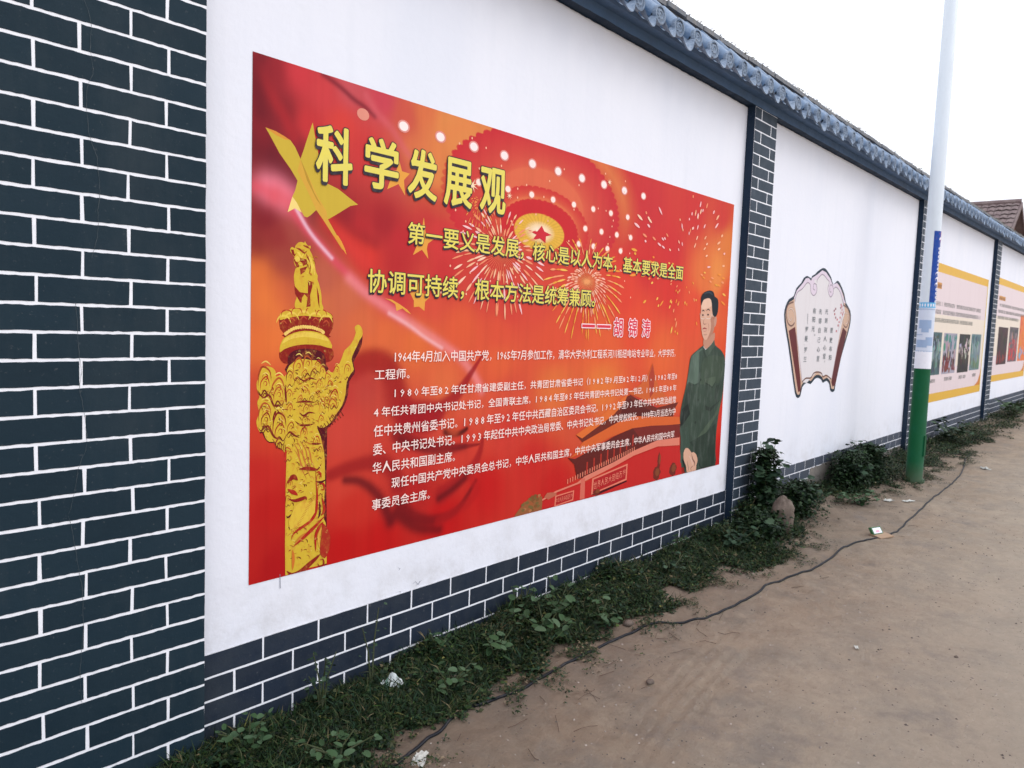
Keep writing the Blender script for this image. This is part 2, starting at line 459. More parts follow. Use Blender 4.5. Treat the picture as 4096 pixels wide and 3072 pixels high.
# coping tiles
SL = math.radians(42); DY, DZ = math.cos(SL), math.sin(SL)
RAD = .054
def cover_mesh():
    vs = []; fs = []; seg = 12
    prof = [(0, RAD), (.165, RAD*.97), (.166, RAD*.84), (.30, RAD*.84)]
    for s, r in prof:
        for k in range(seg+1):
            a = math.pi*(-.12+1.24*k/seg)
            lx = r*math.cos(a); ln = r*math.sin(a)
            vs.append((lx, s*DY-ln*DZ, s*DZ+ln*DY))
    n = seg+1
    for i in range(len(prof)-1):
        for k in range(seg): fs.append((i*n+k, i*n+k+1, (i+1)*n+k+1, (i+1)*n+k))
    me = bpy.data.meshes.new('cover_tile'); me.from_pydata(vs, [], fs)
    me.polygons.foreach_set('use_smooth', [True]*len(fs)); me.materials.append(TILE); return me
def disc_mesh():
    seg = 20; vs = []; fs = []
    prof = [(0, .012), (RAD*1.02, .012), (RAD*1.05, 0), (RAD*1.02, -.013), (RAD*.84, -.014), (RAD*.78, -.008), (RAD*.55, -.008), (RAD*.48, -.014), (RAD*.36, -.014), (RAD*.30, -.009), (RAD*.16, -.010), (0, -.017)]
    for r, y in prof:
        for k in range(seg):
            a = 2*math.pi*k/seg
            yy = y
            if abs(r-RAD*.55) < 1e-6 and k % 2: yy = y-.006
            vs.append((r*math.cos(a), yy, r*math.sin(a)*1.0))
    for i in range(len(prof)-1):
        for k in range(seg):
            k2 = (k+1) % seg; fs.append((i*seg+k, i*seg+k2, (i+1)*seg+k2, (i+1)*seg+k))
    me = bpy.data.meshes.new('end_disc'); me.from_pydata(vs, [], fs); me.materials.append(TILE_END); me.update(); return me
def drip_mesh():
    # curved pan tile with a pointed apron hanging at its lower edge
    vs = []; fs = []; n = 12; W = .066
    for side in (0, 1):
        off = .010*side
        for i in range(n+1):
            t = -1+2*i/n; x = W*t
            sag = -.034*(1-t*t)
            drop = .044*(1-abs(t)**2.4)+.010
            vs.append((x, -.004-off, sag))                        # lip
            vs.append((x, -.030-off-.012*(1-t*t), sag-drop*.62))
            vs.append((x, -.036-off-.018*(1-t*t), sag-drop))
    m_ = (n+1)*3
    for i in range(n):
        a = i*3
        for q_ in (0, 1):
            fs.append((a+q_, a+q_+1, a+q_+4, a+q_+3)); fs.append((m_+a+q_, m_+a+q_+3, m_+a+q_+4, m_+a+q_+1))
        fs.append((a+2, m_+a+2, m_+a+5, a+5)); fs.append((a, a+3, m_+a+3, m_+a))
    fs += [(0, m_, m_+1, 1), (1, m_+1, m_+2, 2)]; e = n*3
    fs += [(e, e+1, m_+e+1, m_+e), (e+1, e+2, m_+e+2, m_+e+1)]
    # pan running up the slope
    b0 = len(vs)
    for s in (0, .3):
        for i in range(n+1):
            t = -1+2*i/n; sag = -.034*(1-t*t)
            vs.append((W*1.3*t, s*DY-sag*DZ*.3-.004, s*DZ+sag))
    for i in range(n): fs.append((b0+i, b0+i+1, b0+n+2+i, b0+n+1+i))
    me = bpy.data.meshes.new('drip_tile'); me.from_pydata(vs, [], fs); me.materials.append(TILE_END); me.update(); return me
CM, DM, PM = cover_mesh(), disc_mesh(), drip_mesh()
xt = 1.0; ti = 0
EY = -.178
while xt < 26.5:
    dz = zb(xt)-1.713
    jx = R.uniform(-.006, .006); jz = R.uniform(-.005, .005)
    o = link('cover_tile', CM, wall, loc=(xt+jx, EY, 1.815+dz+jz)); o.rotation_euler = (R.uniform(-.05, .05), R.uniform(-.05, .05), R.uniform(-.05, .05))
    d = link('end_disc', DM, o, loc=(0, -.020, .002)); d.rotation_euler = (R.uniform(-.08, .05), R.uniform(-.5, .5), R.uniform(-.06, .06))
    w = .228
    if abs(xt-5.70) < .115: w = .31
    p = link('drip_tile', PM, wall, loc=(xt+w/2+R.uniform(-.006, .006), EY+.010, 1.806+dz+R.uniform(-.006, .006)))
    p.rotation_euler = (R.uniform(-.16, .12), R.uniform(-.09, .09), R.uniform(-.1, .1)); p.scale = (w/.228, 1, 1)
    xt += w; ti += 1
# mortar bed below the tiles and rear slope
vs = []; fs = []
for i, x in enumerate(np.arange(-.6, xe, .4)):
    d = zb(x)-1.713
    vs += [(x, -.15, 1.80+d), (x, .06, 1.98+d), (x, .22, 1.98+d), (x, .40, 1.80+d), (x, .40, 1.76+d), (x, -.13, 1.775+d)]
    if i:
        a = (i-1)*6
        for q_ in range(6): fs.append((a+q_, a+6+q_, a+6+(q_+1) % 6, a+(q_+1) % 6))
mesh('tile_bed', vs, fs, wall, BEAM)
# ridge bricks, two layers
RB = bpy.data.meshes.new('ridge_brick')
b = box(([], []), -.118, .118, -.06, .12, 0, .031); RB.from_pydata(b[0], [], b[1]); RB.materials.append(RIDGE)
for layer in (0, 1):
    x = 1.2+.12*layer
    while x < 26.5:
        d = zb(x)-1.713
        o = link('ridge_brick', RB, wall, loc=(x+R.uniform(-.003, .003), .075+(-.018 if layer else .0)+R.uniform(-.006, .006), 2.012+layer*.036+d+R.uniform(-.003, .003)))
        o.rotation_euler = (R.uniform(-.03, .03), R.uniform(-.015, .015), R.uniform(-.02, .02))
        x += .245

def leafset(name, P, L, Wd, dirs, nrm, cols, parent=None, mat=None, fold=.25):
    """many small folded leaves: P base points, L lengths, Wd widths, dirs unit growth direction, nrm approx normal"""
    n = len(P)
    side = np.cross(dirs, nrm); side /= np.linalg.norm(side, axis=1)[:, None]+1e-9
    up_ = np.cross(side, dirs)
    mid = P+dirs*L[:, None]*.45
    tip = P+dirs*L[:, None]-up_*(L*.18)[:, None]
    a = mid+side*Wd[:, None]*.5+up_*(Wd*fold)[:, None]; b = mid-side*Wd[:, None]*.5+up_*(Wd*fold)[:, None]
    V = np.stack([P, a, tip, b, mid+up_*(L*.06)[:, None]], 1).reshape(-1, 3)
    idx = np.arange(n)[:, None]*5
    Fc = np.concatenate([idx+np.array([[0, 1, 4]]), idx+np.array([[1, 2, 4]]), idx+np.array([[2, 3, 4]]), idx+np.array([[3, 0, 4]])], 1).reshape(-1, 3)
    me = bpy.data.meshes.new(name)
    me.vertices.add(len(V)); me.vertices.foreach_set('co', V.ravel())
    me.loops.add(Fc.size); me.loops.foreach_set('vertex_index', Fc.ravel())
    me.polygons.add(len(Fc)); me.polygons.foreach_set('loop_start', np.arange(0, Fc.size, 3)); me.polygons.foreach_set('loop_total', np.full(len(Fc), 3))
    ca = me.color_attributes.new('Col', 'FLOAT_COLOR', 'POINT')
    cc = np.concatenate([np.repeat(cols, 5, 0), np.ones((n*5, 1))], 1)
    ca.data.foreach_set('color', cc.ravel())
    me.update(calc_edges=True); me.validate()
    return link(name, me, parent, mat)

def unit(v): return v/(np.linalg.norm(v, axis=1)[:, None]+1e-9)

# moss and debris on the ridge
n = 26000
x = N.uniform(1, 27, n); P = np.stack([x, N.uniform(.0, .17, n), 2.075+np.interp(x, [-1, 5.6, 10.8, 16, 32], [0, 0, .025, .072, .217])+N.uniform(-.004, .012, n)*(.5+np.abs(np.sin(x*3.1)+np.sin(x*7.7)))], 1)
d = unit(np.stack([N.normal(0, .8, n), N.normal(-.3, .8, n), N.uniform(.1, 1, n)], 1))
c = np.array([(.26, .24, .20), (.16, .17, .11), (.36, .33, .28), (.14, .12, .10)])[N.integers(0, 4, n)]*N.uniform(.6, 1.3, (n, 1))
o = leafset('ridge_moss', P, N.uniform(.008, .034, n), N.uniform(.004, .012, n), d, np.tile([0, -1., .3], (n, 1)), c, wall, MOSS); o['kind'] = 'stuff'

# ------------------------------------------------------------------ printed art helpers
def poly_print(name, items, parent, y0, mat=PRINT, dy=.00012, amount=None):
    """items: list of (points in plane coords, sRGB colour); each one its own sheet slightly in front of the last"""
    vs = []; fs = []; cols = []; y = y0
    for pts, c in items:
        if len(pts) < 3: continue
        n = len(vs); lc = tuple(lin(c)*np.array([.93, .88, .88]))
        P3 = [Vector((a, b_, 0)) for a, b_ in pts]
        tri = tessellate_polygon([P3])
        vs += [(a, -y, b_) for a, b_ in pts]; cols += [(*lc, 1)]*len(pts)
        for t in tri:
            p, q_, r_ = (P3[i] for i in t)
            cr = (q_-p).cross(r_-p).z
            if abs(cr) < 1e-12: continue
            fs.append(tuple(n+i for i in (t if cr > 0 else t[::-1])))
        y += dy
    me = bpy.data.meshes.new(name); me.from_pydata(vs, [], fs)
    ca = me.color_attributes.new('Col', 'FLOAT_COLOR', 'POINT'); ca.data.foreach_set('color', np.array(cols, dtype='f').ravel())
    me.update()
    return link(name, me, parent, mat)

def smooth2(pts, n=4, closed=True):
    P = list(pts); o = []; m_ = len(P)
    for i in range(m_ if closed else m_-1):
        p0, p1, p2, p3 = (P[(i-1) % m_] if closed or i else P[0]), P[i], P[(i+1) % m_], (P[(i+2) % m_] if closed or i+2 < m_ else P[-1])
        for k in range(n):
            t = k/n
            o.append(tuple(.5*((2*p1[j]) + (-p0[j]+p2[j])*t + (2*p0[j]-5*p1[j]+4*p2[j]-p3[j])*t*t + (-p0[j]+3*p1[j]-3*p2[j]+p3[j])*t**3) for j in (0, 1)))
    if not closed: o.append(tuple(P[-1]))
    return o

def stroke(pts, w, taper=True, sm=4):
    pts = smooth2(pts, sm, False) if sm > 1 else pts
    n = len(pts); L_ = []; R_ = []
    for i, (x, y) in enumerate(pts):
        x0, y0 = pts[max(i-1, 0)]; x1, y1 = pts[min(i+1, n-1)]
        dx, dy = x1-x0, y1-y0; l = math.hypot(dx, dy)+1e-9
        ww = w*(.5 if not taper else .5*max(.06, math.sin(math.pi*(i+.3)/(n-.4)))) if w else 0
        L_.append((x-dy/l*ww, y+dx/l*ww)); R_.append((x+dy/l*ww, y-dx/l*ww))
    return L_+R_[::-1]

def ellipse(cx, cz, rx, rz, n=16, ph=0):
    return [(cx+rx*math.cos(2*math.pi*k/n+ph), cz+rz*math.sin(2*math.pi*k/n+ph)) for k in range(n)]

def inset(pts, d):
    n = len(pts); area = sum(pts[i][0]*pts[(i+1) % n][1]-pts[(i+1) % n][0]*pts[i][1] for i in range(n))
    s = 1 if area > 0 else -1; o = []
    for i in range(n):
        (ax, ay), (bx, by), (cx, cy_) = pts[i-1], pts[i], pts[(i+1) % n]
        n1 = Vector((-(by-ay), bx-ax)).normalized()*s; n2 = Vector((-(cy_-by), cx-bx)).normalized()*s
        m_ = (n1+n2)
        if m_.length < .3: m_ = n1
        m_ = m_.normalized()
        o.append((bx+m_.x*d, by+m_.y*d))
    return o

_tc = {}
def text_geo(body, offset=0.0, res=2, space=1.0):
    key = (body, offset, res, space)
    if key in _tc: return _tc[key]
    cu = bpy.data.curves.new('t', 'FONT'); cu.body = body; cu.resolution_u = res; cu.offset = offset; cu.space_character = space
    o = bpy.data.objects.new('t', cu); COL.objects.link(o)
    bpy.context.view_layer.update()
    me = bpy.data.meshes.new_from_object(o.evaluated_get(bpy.context.evaluated_depsgraph_get()))
    V = np.array([v.co[:2] for v in me.vertices]); Fc = [tuple(p.vertices) for p in me.polygons]
    bpy.data.objects.remove(o); bpy.data.curves.remove(cu); bpy.data.meshes.remove(me)
    _tc[key] = (V, Fc); return V, Fc

def text_fit(name, body, x0, x1, z0, z1, y, mat, parent, offset=0.0, res=2, ref=None, mode='box', sh=(0, 0)):
    """flat lettering fitted to a box; the scale comes from the glyphs without offset so that outlines stay in register"""
    V0, _ = text_geo(ref or body, 0.0, res); V, Fc = text_geo(body, offset, res)
    mn = V0.min(0); mxx = V0.max(0)
    sx = (x1-x0)/(mxx[0]-mn[0])
    if mode == 'box': sz = (z1-z0)/(mxx[1]-mn[1]); oz = z0-mn[1]*sz
    else: sz = (z1-z0)/.93; oz = z0+.078*sz
    P = [((v[0]-mn[0])*sx+x0+sh[0], -y, v[1]*sz+oz+sh[1]) for v in V]
    return mesh(name, P, Fc, parent, mat)

def fat_text(name, items, y, mat, parent, rad, n=8, sh=(0, 0), res=2):
    """bold lettering: each glyph is repeated around a small circle, every copy a hair in front of the last; items: (text, x0, x1, z0, z1, mode)"""
    vs = []; fs = []; yy = y
    ring_ = [(0, 0)]+[(rad*math.cos(2*math.pi*k/n), rad*math.sin(2*math.pi*k/n)) for k in range(n)]
    for body, x0, x1, z0, z1, mode in items:
        V, Fc = text_geo(body, 0.0, res); mn = V.min(0); mxx = V.max(0); sx = (x1-x0)/(mxx[0]-mn[0])
        if mode == 'box': sz = (z1-z0)/(mxx[1]-mn[1]); oz = z0-mn[1]*sz
        else: sz = (z1-z0)/.93; oz = z0+.078*sz
        for k, (dx, dz) in enumerate(ring_):
            b0 = len(vs)
            vs += [((v[0]-mn[0])*sx+x0+dx+sh[0], -y-k*.00002, v[1]*sz+oz+dz+sh[1]) for v in V]
            fs += [tuple(b0+i for i in f) for f in Fc]
    return mesh(name, vs, fs, parent, mat)

def multi_text(name, items, y, mat, parent, offset=0.0, res=2):
    """several separately placed characters that make one line: items (char, cx, cz, w, h)"""
    vs = []; fs = []
    for ch, cx, cz, w, h in items:
        V, Fc = text_geo(ch, offset, res); n = len(vs)
        vs += [(cx+(v[0]-.49)*w, -y, cz+(v[1]-.38)*h) for v in V]
        fs += [tuple(n+i for i in f) for f in Fc]
    return mesh(name, vs, fs, parent, mat)

# ------------------------------------------------------------------ the big red poster
PX, PZ = 1.5043, -1.0464
poster = empty('wall_poster', (PX, -.0005, PZ), label='huge red and gold propaganda poster with yellow headline, carved column and man in green tunic', cat='poster')
poster.scale = (1, .3, 1)
bgpts = [
 ([(0,1.997)],(110,25,40)),([(0.017,1.856)],(130,30,40)),([(0.08,1.956)],(150,36,46)),([(0.198,1.971)],(205,60,68)),([(0.304,1.927)],(205,66,70)),([(0.437,1.979)],(200,85,92)),
 ([(0.605,1.973)],(200,70,85)),([(0.736,1.935)],(205,90,72)),([(0.844,1.96)],(218,120,72)),([(0.989,1.929)],(224,150,78)),([(1.112,1.912)],(224,150,78)),([(0.121,1.813)],(132,34,44)),([(0.036,1.692)],(112,30,40)),
 ([(0.183,1.687)],(140,40,48)),([(0.243,1.788)],(200,55,58)),([(0.395,1.821)],(215,68,60)),([(0.538,1.737)],(205,60,60)),([(0.691,1.687)],(190,72,72)),([(0.795,1.786)],(215,115,75)),([(0.909,1.725)],(222,140,75)),
 ([(0.059,1.406)],(132,32,42)),([(0.109,1.342)],(150,50,50)),([(0.023,1.298)],(140,45,45)),([(0.189,1.369)],(165,75,65)),([(0.034,1.196)],(205,105,55)),([(0.064,1.093)],(225,125,62)),([(0.113,1.113)],(200,95,62)),([(0.13,1.256)],(160,70,58)),
 ([(0.32,1.198)],(190,100,75)),([(0.323,1.086)],(205,112,72)),([(0.436,1.129)],(205,110,75)),([(0.51,1.015)],(215,112,68)),([(0.405,1.45)],(150,36,46)),([(0.499,1.404)],(185,45,50)),([(0.621,1.458)],(165,38,46)),([(0.728,1.39)],(190,45,52)),
 ([(0.886,1.575)],(195,52,55)),([(0.98,1.416)],(208,60,60)),([(0.705,1.286)],(185,45,48)),([(0.551,1.293)],(205,55,50)),([(0.987,1.266)],(200,55,55)),([(1.275,1.218)],(205,65,60)),([(0.904,1.131)],(215,85,62)),([(0.71,1.123)],(200,60,60)),
 ([(0.662,0.978)],(222,112,62)),([(0.826,0.938)],(225,115,60)),([(1.008,0.739)],(222,112,65)),([(1.121,1.006)],(222,96,58)),([(1.39,0.988)],(218,86,58)),([(1.398,0.844)],(222,100,58)),([(1.854,0.968)],(220,86,56)),([(2.311,0.944)],(226,100,55)),
 ([(2.722,1.065)],(226,80,50)),([(3.036,0.852)],(228,106,54)),([(2.54,1.264)],(222,70,50)),([(3.113,1.327)],(214,54,46)),([(3.087,1.576)],(206,48,50)),([(2.766,1.811)],(202,50,55)),([(3.384,1.864)],(206,52,50)),([(3.817,1.887)],(205,60,50)),
 ([(3.92,1.691)],(222,130,62)),([(3.792,1.471)],(230,146,70)),([(3.575,1.422)],(226,120,60)),([(3.969,1.307)],(222,90,50)),([(3.457,1.215)],(224,80,50)),([(2.504,1.69)],(203,50,52)),([(2.799,1.458)],(208,50,50)),
 ([(0.563,0.896)],(222,112,62)),([(0.542,0.757)],(190,70,60)),([(0.422,0.722)],(192,60,55)),([(0.438,0.584)],(204,72,58)),([(0.037,0.934)],(226,118,58)),([(0.03,0.741)],(205,80,50)),([(0.071,0.595)],(205,64,42)),([(0.034,0.419)],(196,42,36)),([(0.085,0.284)],(188,30,28)),
 ([(0.019,0.114)],(186,34,30)),([(0.109,0.057)],(176,22,26)),([(0.432,0.346)],(205,66,50)),([(0.483,0.218)],(200,50,38)),([(0.439,0.065)],(190,24,24)),([(0.639,0.045)],(192,24,24)),([(0.734,0.39)],(198,60,48)),([(0.842,0.486)],(200,60,50)),
 ([(0.954,0.587)],(210,80,60)),([(1.203,0.639)],(216,92,62)),([(1.147,0.434)],(205,62,48)),([(1.479,0.672)],(212,84,58)),([(1.873,0.68)],(222,118,60)),([(2.331,0.689)],(226,126,58)),([(2.106,0.505)],(208,84,56)),([(1.49,0.474)],(205,62,50)),([(1.693,0.277)],(200,44,38)),
 ([(1.325,0.2)],(196,28,28)),([(1.036,0.081)],(192,22,24)),([(0.851,0.245)],(180,36,34)),([(1.91,0.117)],(196,34,32)),([(2.64,0.104)],(195,34,32)),([(2.894,0.449)],(205,60,48)),([(3.189,0.591)],(220,100,55)),([(3.289,0.255)],(200,45,38)),([(2.918,0.196)],(196,34,32)),
 ([(4.001,0.734)],(222,82,44)),([(4.007,0.37)],(214,54,36)),([(4.003,0.078)],(196,32,32)),([(3.379,0.044)],(150,40,30)),([(1.454,1.133)],(208,70,58)),([(2.059,1.157)],(215,76,54)),([(1.717,1.194)],(214,76,60))]
BP = np.array([p[0][0] for p in bgpts]); BC = np.array([lin(p[1]) for p in bgpts])
GU, GV = 760, 400
ug = 4*(np.linspace(0, 1, GU+1)**1.12); vg = np.linspace(0, 2, GV+1)
UU, VV = np.meshgrid(ug, vg)
# faint vertical drag of the printed flag folds
acc = np.zeros(UU.shape+(3,)); ws = np.zeros(UU.shape)
for p, c in zip(BP, BC):
    w = 1/(((UU-p[0])**2+(VV-p[1])**2)+.0012)**1.7
    acc += w[..., None]*c; ws += w
IMG = acc/ws[..., None]
def softstroke(pts, col, w, a=1.0, edge=1.0, taper=False):
    """soft printed stroke; w may be a (start, end) pair; edge>1 makes the border crisper"""
    global IMG
    pts = smooth2(pts, 6, False) if len(pts) > 2 else pts
    best = np.full(UU.shape, 1e9); n = len(pts)
    w0, w1 = w if isinstance(w, tuple) else (w, w)
    x_ = [p[0] for p in pts]; y_ = [p[1] for p in pts]; mw = max(w0, w1)*3
    sel = (UU > min(x_)-mw) & (UU < max(x_)+mw) & (VV > min(y_)-mw) & (VV < max(y_)+mw)
    su, sv = UU[sel], VV[sel]; bs = np.full(su.shape, 1e9)
    for i in range(n-1):
        (ax, ay), (bx, by) = pts[i], pts[i+1]
        dx, dy = bx-ax, by-ay; l2 = dx*dx+dy*dy+1e-12
        t = np.clip(((su-ax)*dx+(sv-ay)*dy)/l2, 0, 1)
        dd = np.hypot(su-ax-t*dx, sv-ay-t*dy)
        ww = w0+(w1-w0)*((i+t)/(n-1))
        bs = np.minimum(bs, dd/ww)
    f = a*np.exp(-(bs**(2*edge)))
    cc = lin(col)
    IMG[sel] = IMG[sel]*(1-f[:, None])+cc*f[:, None]
# rings of the painted dome
def ring(cx, cz, rx, rz, lobes, inner, outer_c, inner_c):
    ang = np.arctan2((VV-cz)/rz, (UU-cx)/rx)
    rr = np.hypot((UU-cx)/rx, (VV-cz)/rz)
    edge = 1+.030*np.abs(np.sin(ang*lobes/2))-.015
    t = np.clip((rr-inner)/(1-inner), 0, 1)
    c = lin(inner_c)*(1-t[..., None]**.4)+lin(outer_c)*(t[..., None]**.4)
    f = np.clip((edge-rr)/.006, 0, 1)[..., None]
    # the dome fades into the fireworks haze on its lower side
    fade = np.clip((VV-(cz-rz*.95))/(rz*.5), .25, 1)[..., None]*np.clip((UU-.9)/.12, 0, 1)[..., None]
    return c, f*fade
def put_ring(*a):
    global IMG
    c, f = ring(*a); IMG = IMG*(1-f)+c*f
halo = np.clip(1-np.abs(np.hypot((UU-1.70)/.74, (VV-1.68)/.375)-1.12)/.26, 0, 1)*np.clip((VV-1.5)/.25, 0, 1)*np.clip((2.75-UU)/.3, 0, 1)
IMG = IMG*(1-.75*halo[..., None])+lin((224, 138, 76))*.75*halo[..., None]
put_ring(1.70, 1.68, .74, .375, 66, .50, (202, 46, 56), (222, 112, 78))
put_ring(1.70, 1.565, .43, .207, 46, .74, (206, 54, 54), (224, 118, 76))
put_ring(1.70, 1.55, .33, .155, 40, .5, (202, 44, 50), (200, 40, 48))
rr = np.hypot((UU-1.69)/.215, (VV-1.535)/.098)
ang = np.arctan2((VV-1.535)/.098, (UU-1.69)/.215)
gc = lin((255, 250, 225))*(1-np.clip(rr/.62, 0, 1)**1.5)[..., None]+lin((232, 190, 70))*(np.clip(rr/.62, 0, 1)**1.5)[..., None]
gc = gc*(1-.13*(np.sin(ang*34) > .2)*(rr > .45))[..., None]
f = np.clip((1-rr)/.03, 0, 1)[..., None]; IMG = IMG*(1-f)+gc*f
# flag folds and the pink edge of the flag
softstroke([(-0,1.999),(0.02,1.94),(0.086,1.852),(0.137,1.793),(0.175,1.728)], (176, 42, 48), .03, .7)
softstroke([(0.002,1.875),(0.028,1.75),(0.068,1.671),(0.12,1.6)], (150, 34, 44), .05, .5)
softstroke([(0.003,1.97),(0.016,1.878),(0.032,1.795)], (92, 20, 34), .045, .6)
softstroke([(0.089,1.639),(0.141,1.585),(0.195,1.534),(0.239,1.471)], (96, 26, 40), .06, .7)
softstroke([(0.065,1.523),(0.101,1.52),(0.142,1.499)], (238, 140, 160), .055, .95)
softstroke([(0.021,1.516),(0.051,1.512),(0.091,1.496)], (226, 90, 105), .03, .7)
softstroke([(0.106,1.498),(0.153,1.482),(0.196,1.46)], (226, 100, 112), .045, .8)
softstroke([(0.182,1.449),(0.232,1.389),(0.275,1.355),(0.359,1.283),(0.448,1.218),(0.527,1.16),(0.636,1.107),(0.737,1.059)], (222, 84, 104), .022, .75)
softstroke([(0.188,1.461),(0.237,1.395),(0.284,1.346),(0.359,1.283)], (240, 205, 222), .008, .85)
softstroke([(0.448,1.206),(0.54,1.148),(0.637,1.099),(0.724,1.058),(0.859,0.996),(0.937,0.959),(1.038,0.909),(1.125,0.86),(1.216,0.777),(1.274,0.7)], (238, 150, 150), .024, .65)
softstroke([(0.665,1.069),(0.783,1.017),(0.876,0.967),(0.989,0.915)], (250, 205, 210), .010, .6)
softstroke([(0.304,1.998),(0.382,1.971),(0.457,1.936),(0.512,1.919),(0.563,1.894)], (122, 34, 48), .013, .8)
softstroke([(0.518,1.967),(0.577,1.909),(0.66,1.859),(0.747,1.777),(0.845,1.73)], (214, 104, 112), .02, .5)
softstroke([(0.341,1.437),(0.425,1.389),(0.551,1.337)], (222, 62, 48), .04, .7)
softstroke([(0.406,1.379),(0.454,1.333),(0.528,1.284)], (222, 66, 58), .04, .6)
softstroke([(0.364,1.464),(0.461,1.403),(0.574,1.364)], (140, 32, 42), .035, .5)
softstroke([(0.015,1.19),(0.054,1.134),(0.105,1.047),(0.124,0.957)], (236, 132, 62), .07, .6)
# dark ribbon behind the small print
for pts, c, w, a, e in (
 ([(0.475,0.828),(0.539,0.854),(0.606,0.855),(0.664,0.824),(0.698,0.757),(0.73,0.674),(0.796,0.608),(0.908,0.59)], (158, 26, 30), (.055, .085), .9, 2.2),
 ([(0.796,0.603),(0.922,0.594),(1.023,0.637),(1.111,0.698),(1.179,0.774),(1.271,0.879)], (160, 26, 34), (.075, .006), .9, 2.2),
 ([(0.47,0.78),(0.559,0.777),(0.629,0.735),(0.649,0.679)], (186, 60, 52), .05, .5, 1),
 ([(0.732,0.52),(0.842,0.473),(0.986,0.443),(1.139,0.427),(1.268,0.427)], (132, 22, 28), (.045, .006), .85, 1.8),
 ([(0.746,0.498),(0.885,0.437),(1.032,0.41),(1.163,0.425)], (104, 20, 28), .02, .6, 1),
 ([(1.032,0.51),(1.082,0.497),(1.136,0.498),(1.175,0.514)], (48, 8, 14), (.022, .012), .85, 1.5),
 ([(1.292,0.453),(1.274,0.385),(1.224,0.315),(1.131,0.258),(1.018,0.207)], (158, 24, 30), (.012, .05), .8, 2),
 ([(0.371,0.385),(0.462,0.403),(0.552,0.412),(0.645,0.406),(0.711,0.351),(0.74,0.291)], (150, 26, 30), (.03, .05), .8, 1.6),
 ([(0.446,0.352),(0.523,0.336),(0.605,0.279),(0.657,0.21),(0.699,0.13)], (92, 16, 26), (.02, .035), .8, 1.2),
 ([(0.756,0.194),(0.855,0.119),(1,0.088),(1.137,0.121),(1.252,0.242)], (112, 16, 24), (.04, .012), .8, 1.5),
 ([(0.731,0.156),(0.857,0.07),(1.003,0.037)], (86, 12, 22), .03, .7, 1.2),
 ([(0.997,0.188),(1.093,0.224),(1.178,0.269)], (90, 14, 22), .02, .7, 1.1),
 ([(1.21,0.282),(1.255,0.189),(1.153,0.118),(1.001,0.076)], (176, 26, 28), .03, .6, 1.6),
 ([(1.062,0.612),(1.056,0.557),(1.088,0.522)], (206, 84, 52), .04, .7, 2)):
    softstroke(pts, c, w, a, e)
IMG *= (1+.02*np.sin(UU*61+np.sin(VV*3)*2)*np.clip(1.6-VV, 0, 1)*.8)[..., None]
nrand = N.normal(0, 1, (1, GU+1)); ker = np.ones(5)/5; nrand = np.convolve(nrand[0], ker, 'same')[None]
IMG *= (1+.018*nrand[..., None])
IMG = np.clip(IMG*np.array([.92, .80, .80]), .003, .95)
V = np.stack([UU, np.full(UU.shape, -.0035), VV], -1).reshape(-1, 3)
n1 = GU+1
a = (np.arange(GV)[:, None]*n1+np.arange(GU)[None]).reshape(-1)
Fq = np.stack([a, a+1, a+n1+1, a+n1], 1)
me = bpy.data.meshes.new('print_sheet')
me.vertices.add(len(V)); me.vertices.foreach_set('co', V.ravel())
me.loops.add(Fq.size); me.loops.foreach_set('vertex_index', Fq.ravel())
me.polygons.add(len(Fq)); me.polygons.foreach_set('loop_start', np.arange(0, Fq.size, 4)); me.polygons.foreach_set('loop_total', np.full(len(Fq), 4))
ca = me.color_attributes.new('Col', 'FLOAT_COLOR', 'POINT')
ca.data.foreach_set('color', np.concatenate([IMG.reshape(-1, 3), np.ones((len(V), 1))], 1).astype('f').ravel())
me.update(calc_edges=True)
link('print_sheet', me, poster, PRINT)

# stars, lamps of the dome
Y_ = .0038
YEL = (206, 180, 62); ORG = (232, 165, 70)
star = [(0.054,1.74),(0.097,1.735),(0.133,1.724),(0.16,1.714),(0.181,1.693),(0.206,1.652),(0.219,1.687),(0.239,1.746),(0.259,1.802),(0.269,1.757),(0.284,1.699),(0.306,1.599),(0.312,1.577),(0.338,1.576),(0.385,1.564),(0.433,1.54),(0.485,1.515),(0.447,1.505),(0.399,1.474),(0.364,1.452),(0.337,1.436),(0.378,1.378),(0.408,1.342),(0.427,1.319),(0.409,1.323),(0.366,1.372),(0.313,1.433),(0.281,1.466),(0.256,1.443),(0.24,1.432),(0.226,1.434),(0.207,1.462),(0.184,1.46),(0.152,1.441),(0.164,1.479),(0.172,1.503),(0.184,1.528),(0.194,1.567),(0.162,1.607),(0.114,1.657),(0.078,1.708)]
tail = [(0.366,1.375),(0.387,1.377),(0.406,1.354),(0.421,1.329),(0.432,1.302),(0.419,1.316),(0.391,1.346)]
items = [(star, YEL)]
items.append(([(0.152,1.441),(0.164,1.479),(0.172,1.503),(0.193,1.481),(0.215,1.447),(0.184,1.46)], (246, 222, 132)))
items.append(([(0.206,1.652),(0.22,1.627),(0.248,1.585),(0.283,1.525),(0.329,1.469),(0.337,1.436),(0.408,1.342),(0.427,1.319),(0.366,1.372),(0.313,1.433),(0.281,1.466),(0.249,1.52),(0.216,1.57),(0.193,1.604)], (216, 170, 66)))
items.append(([(0.054,1.74),(0.097,1.735),(0.133,1.724),(0.16,1.714),(0.139,1.712),(0.098,1.721)], (220, 150, 60)))
items.append(([(0.206,1.652),(0.231,1.61),(0.271,1.532),(0.306,1.485),(0.283,1.506),(0.237,1.574)], (186, 150, 52)))
items.append((tail, (230, 160, 62)))
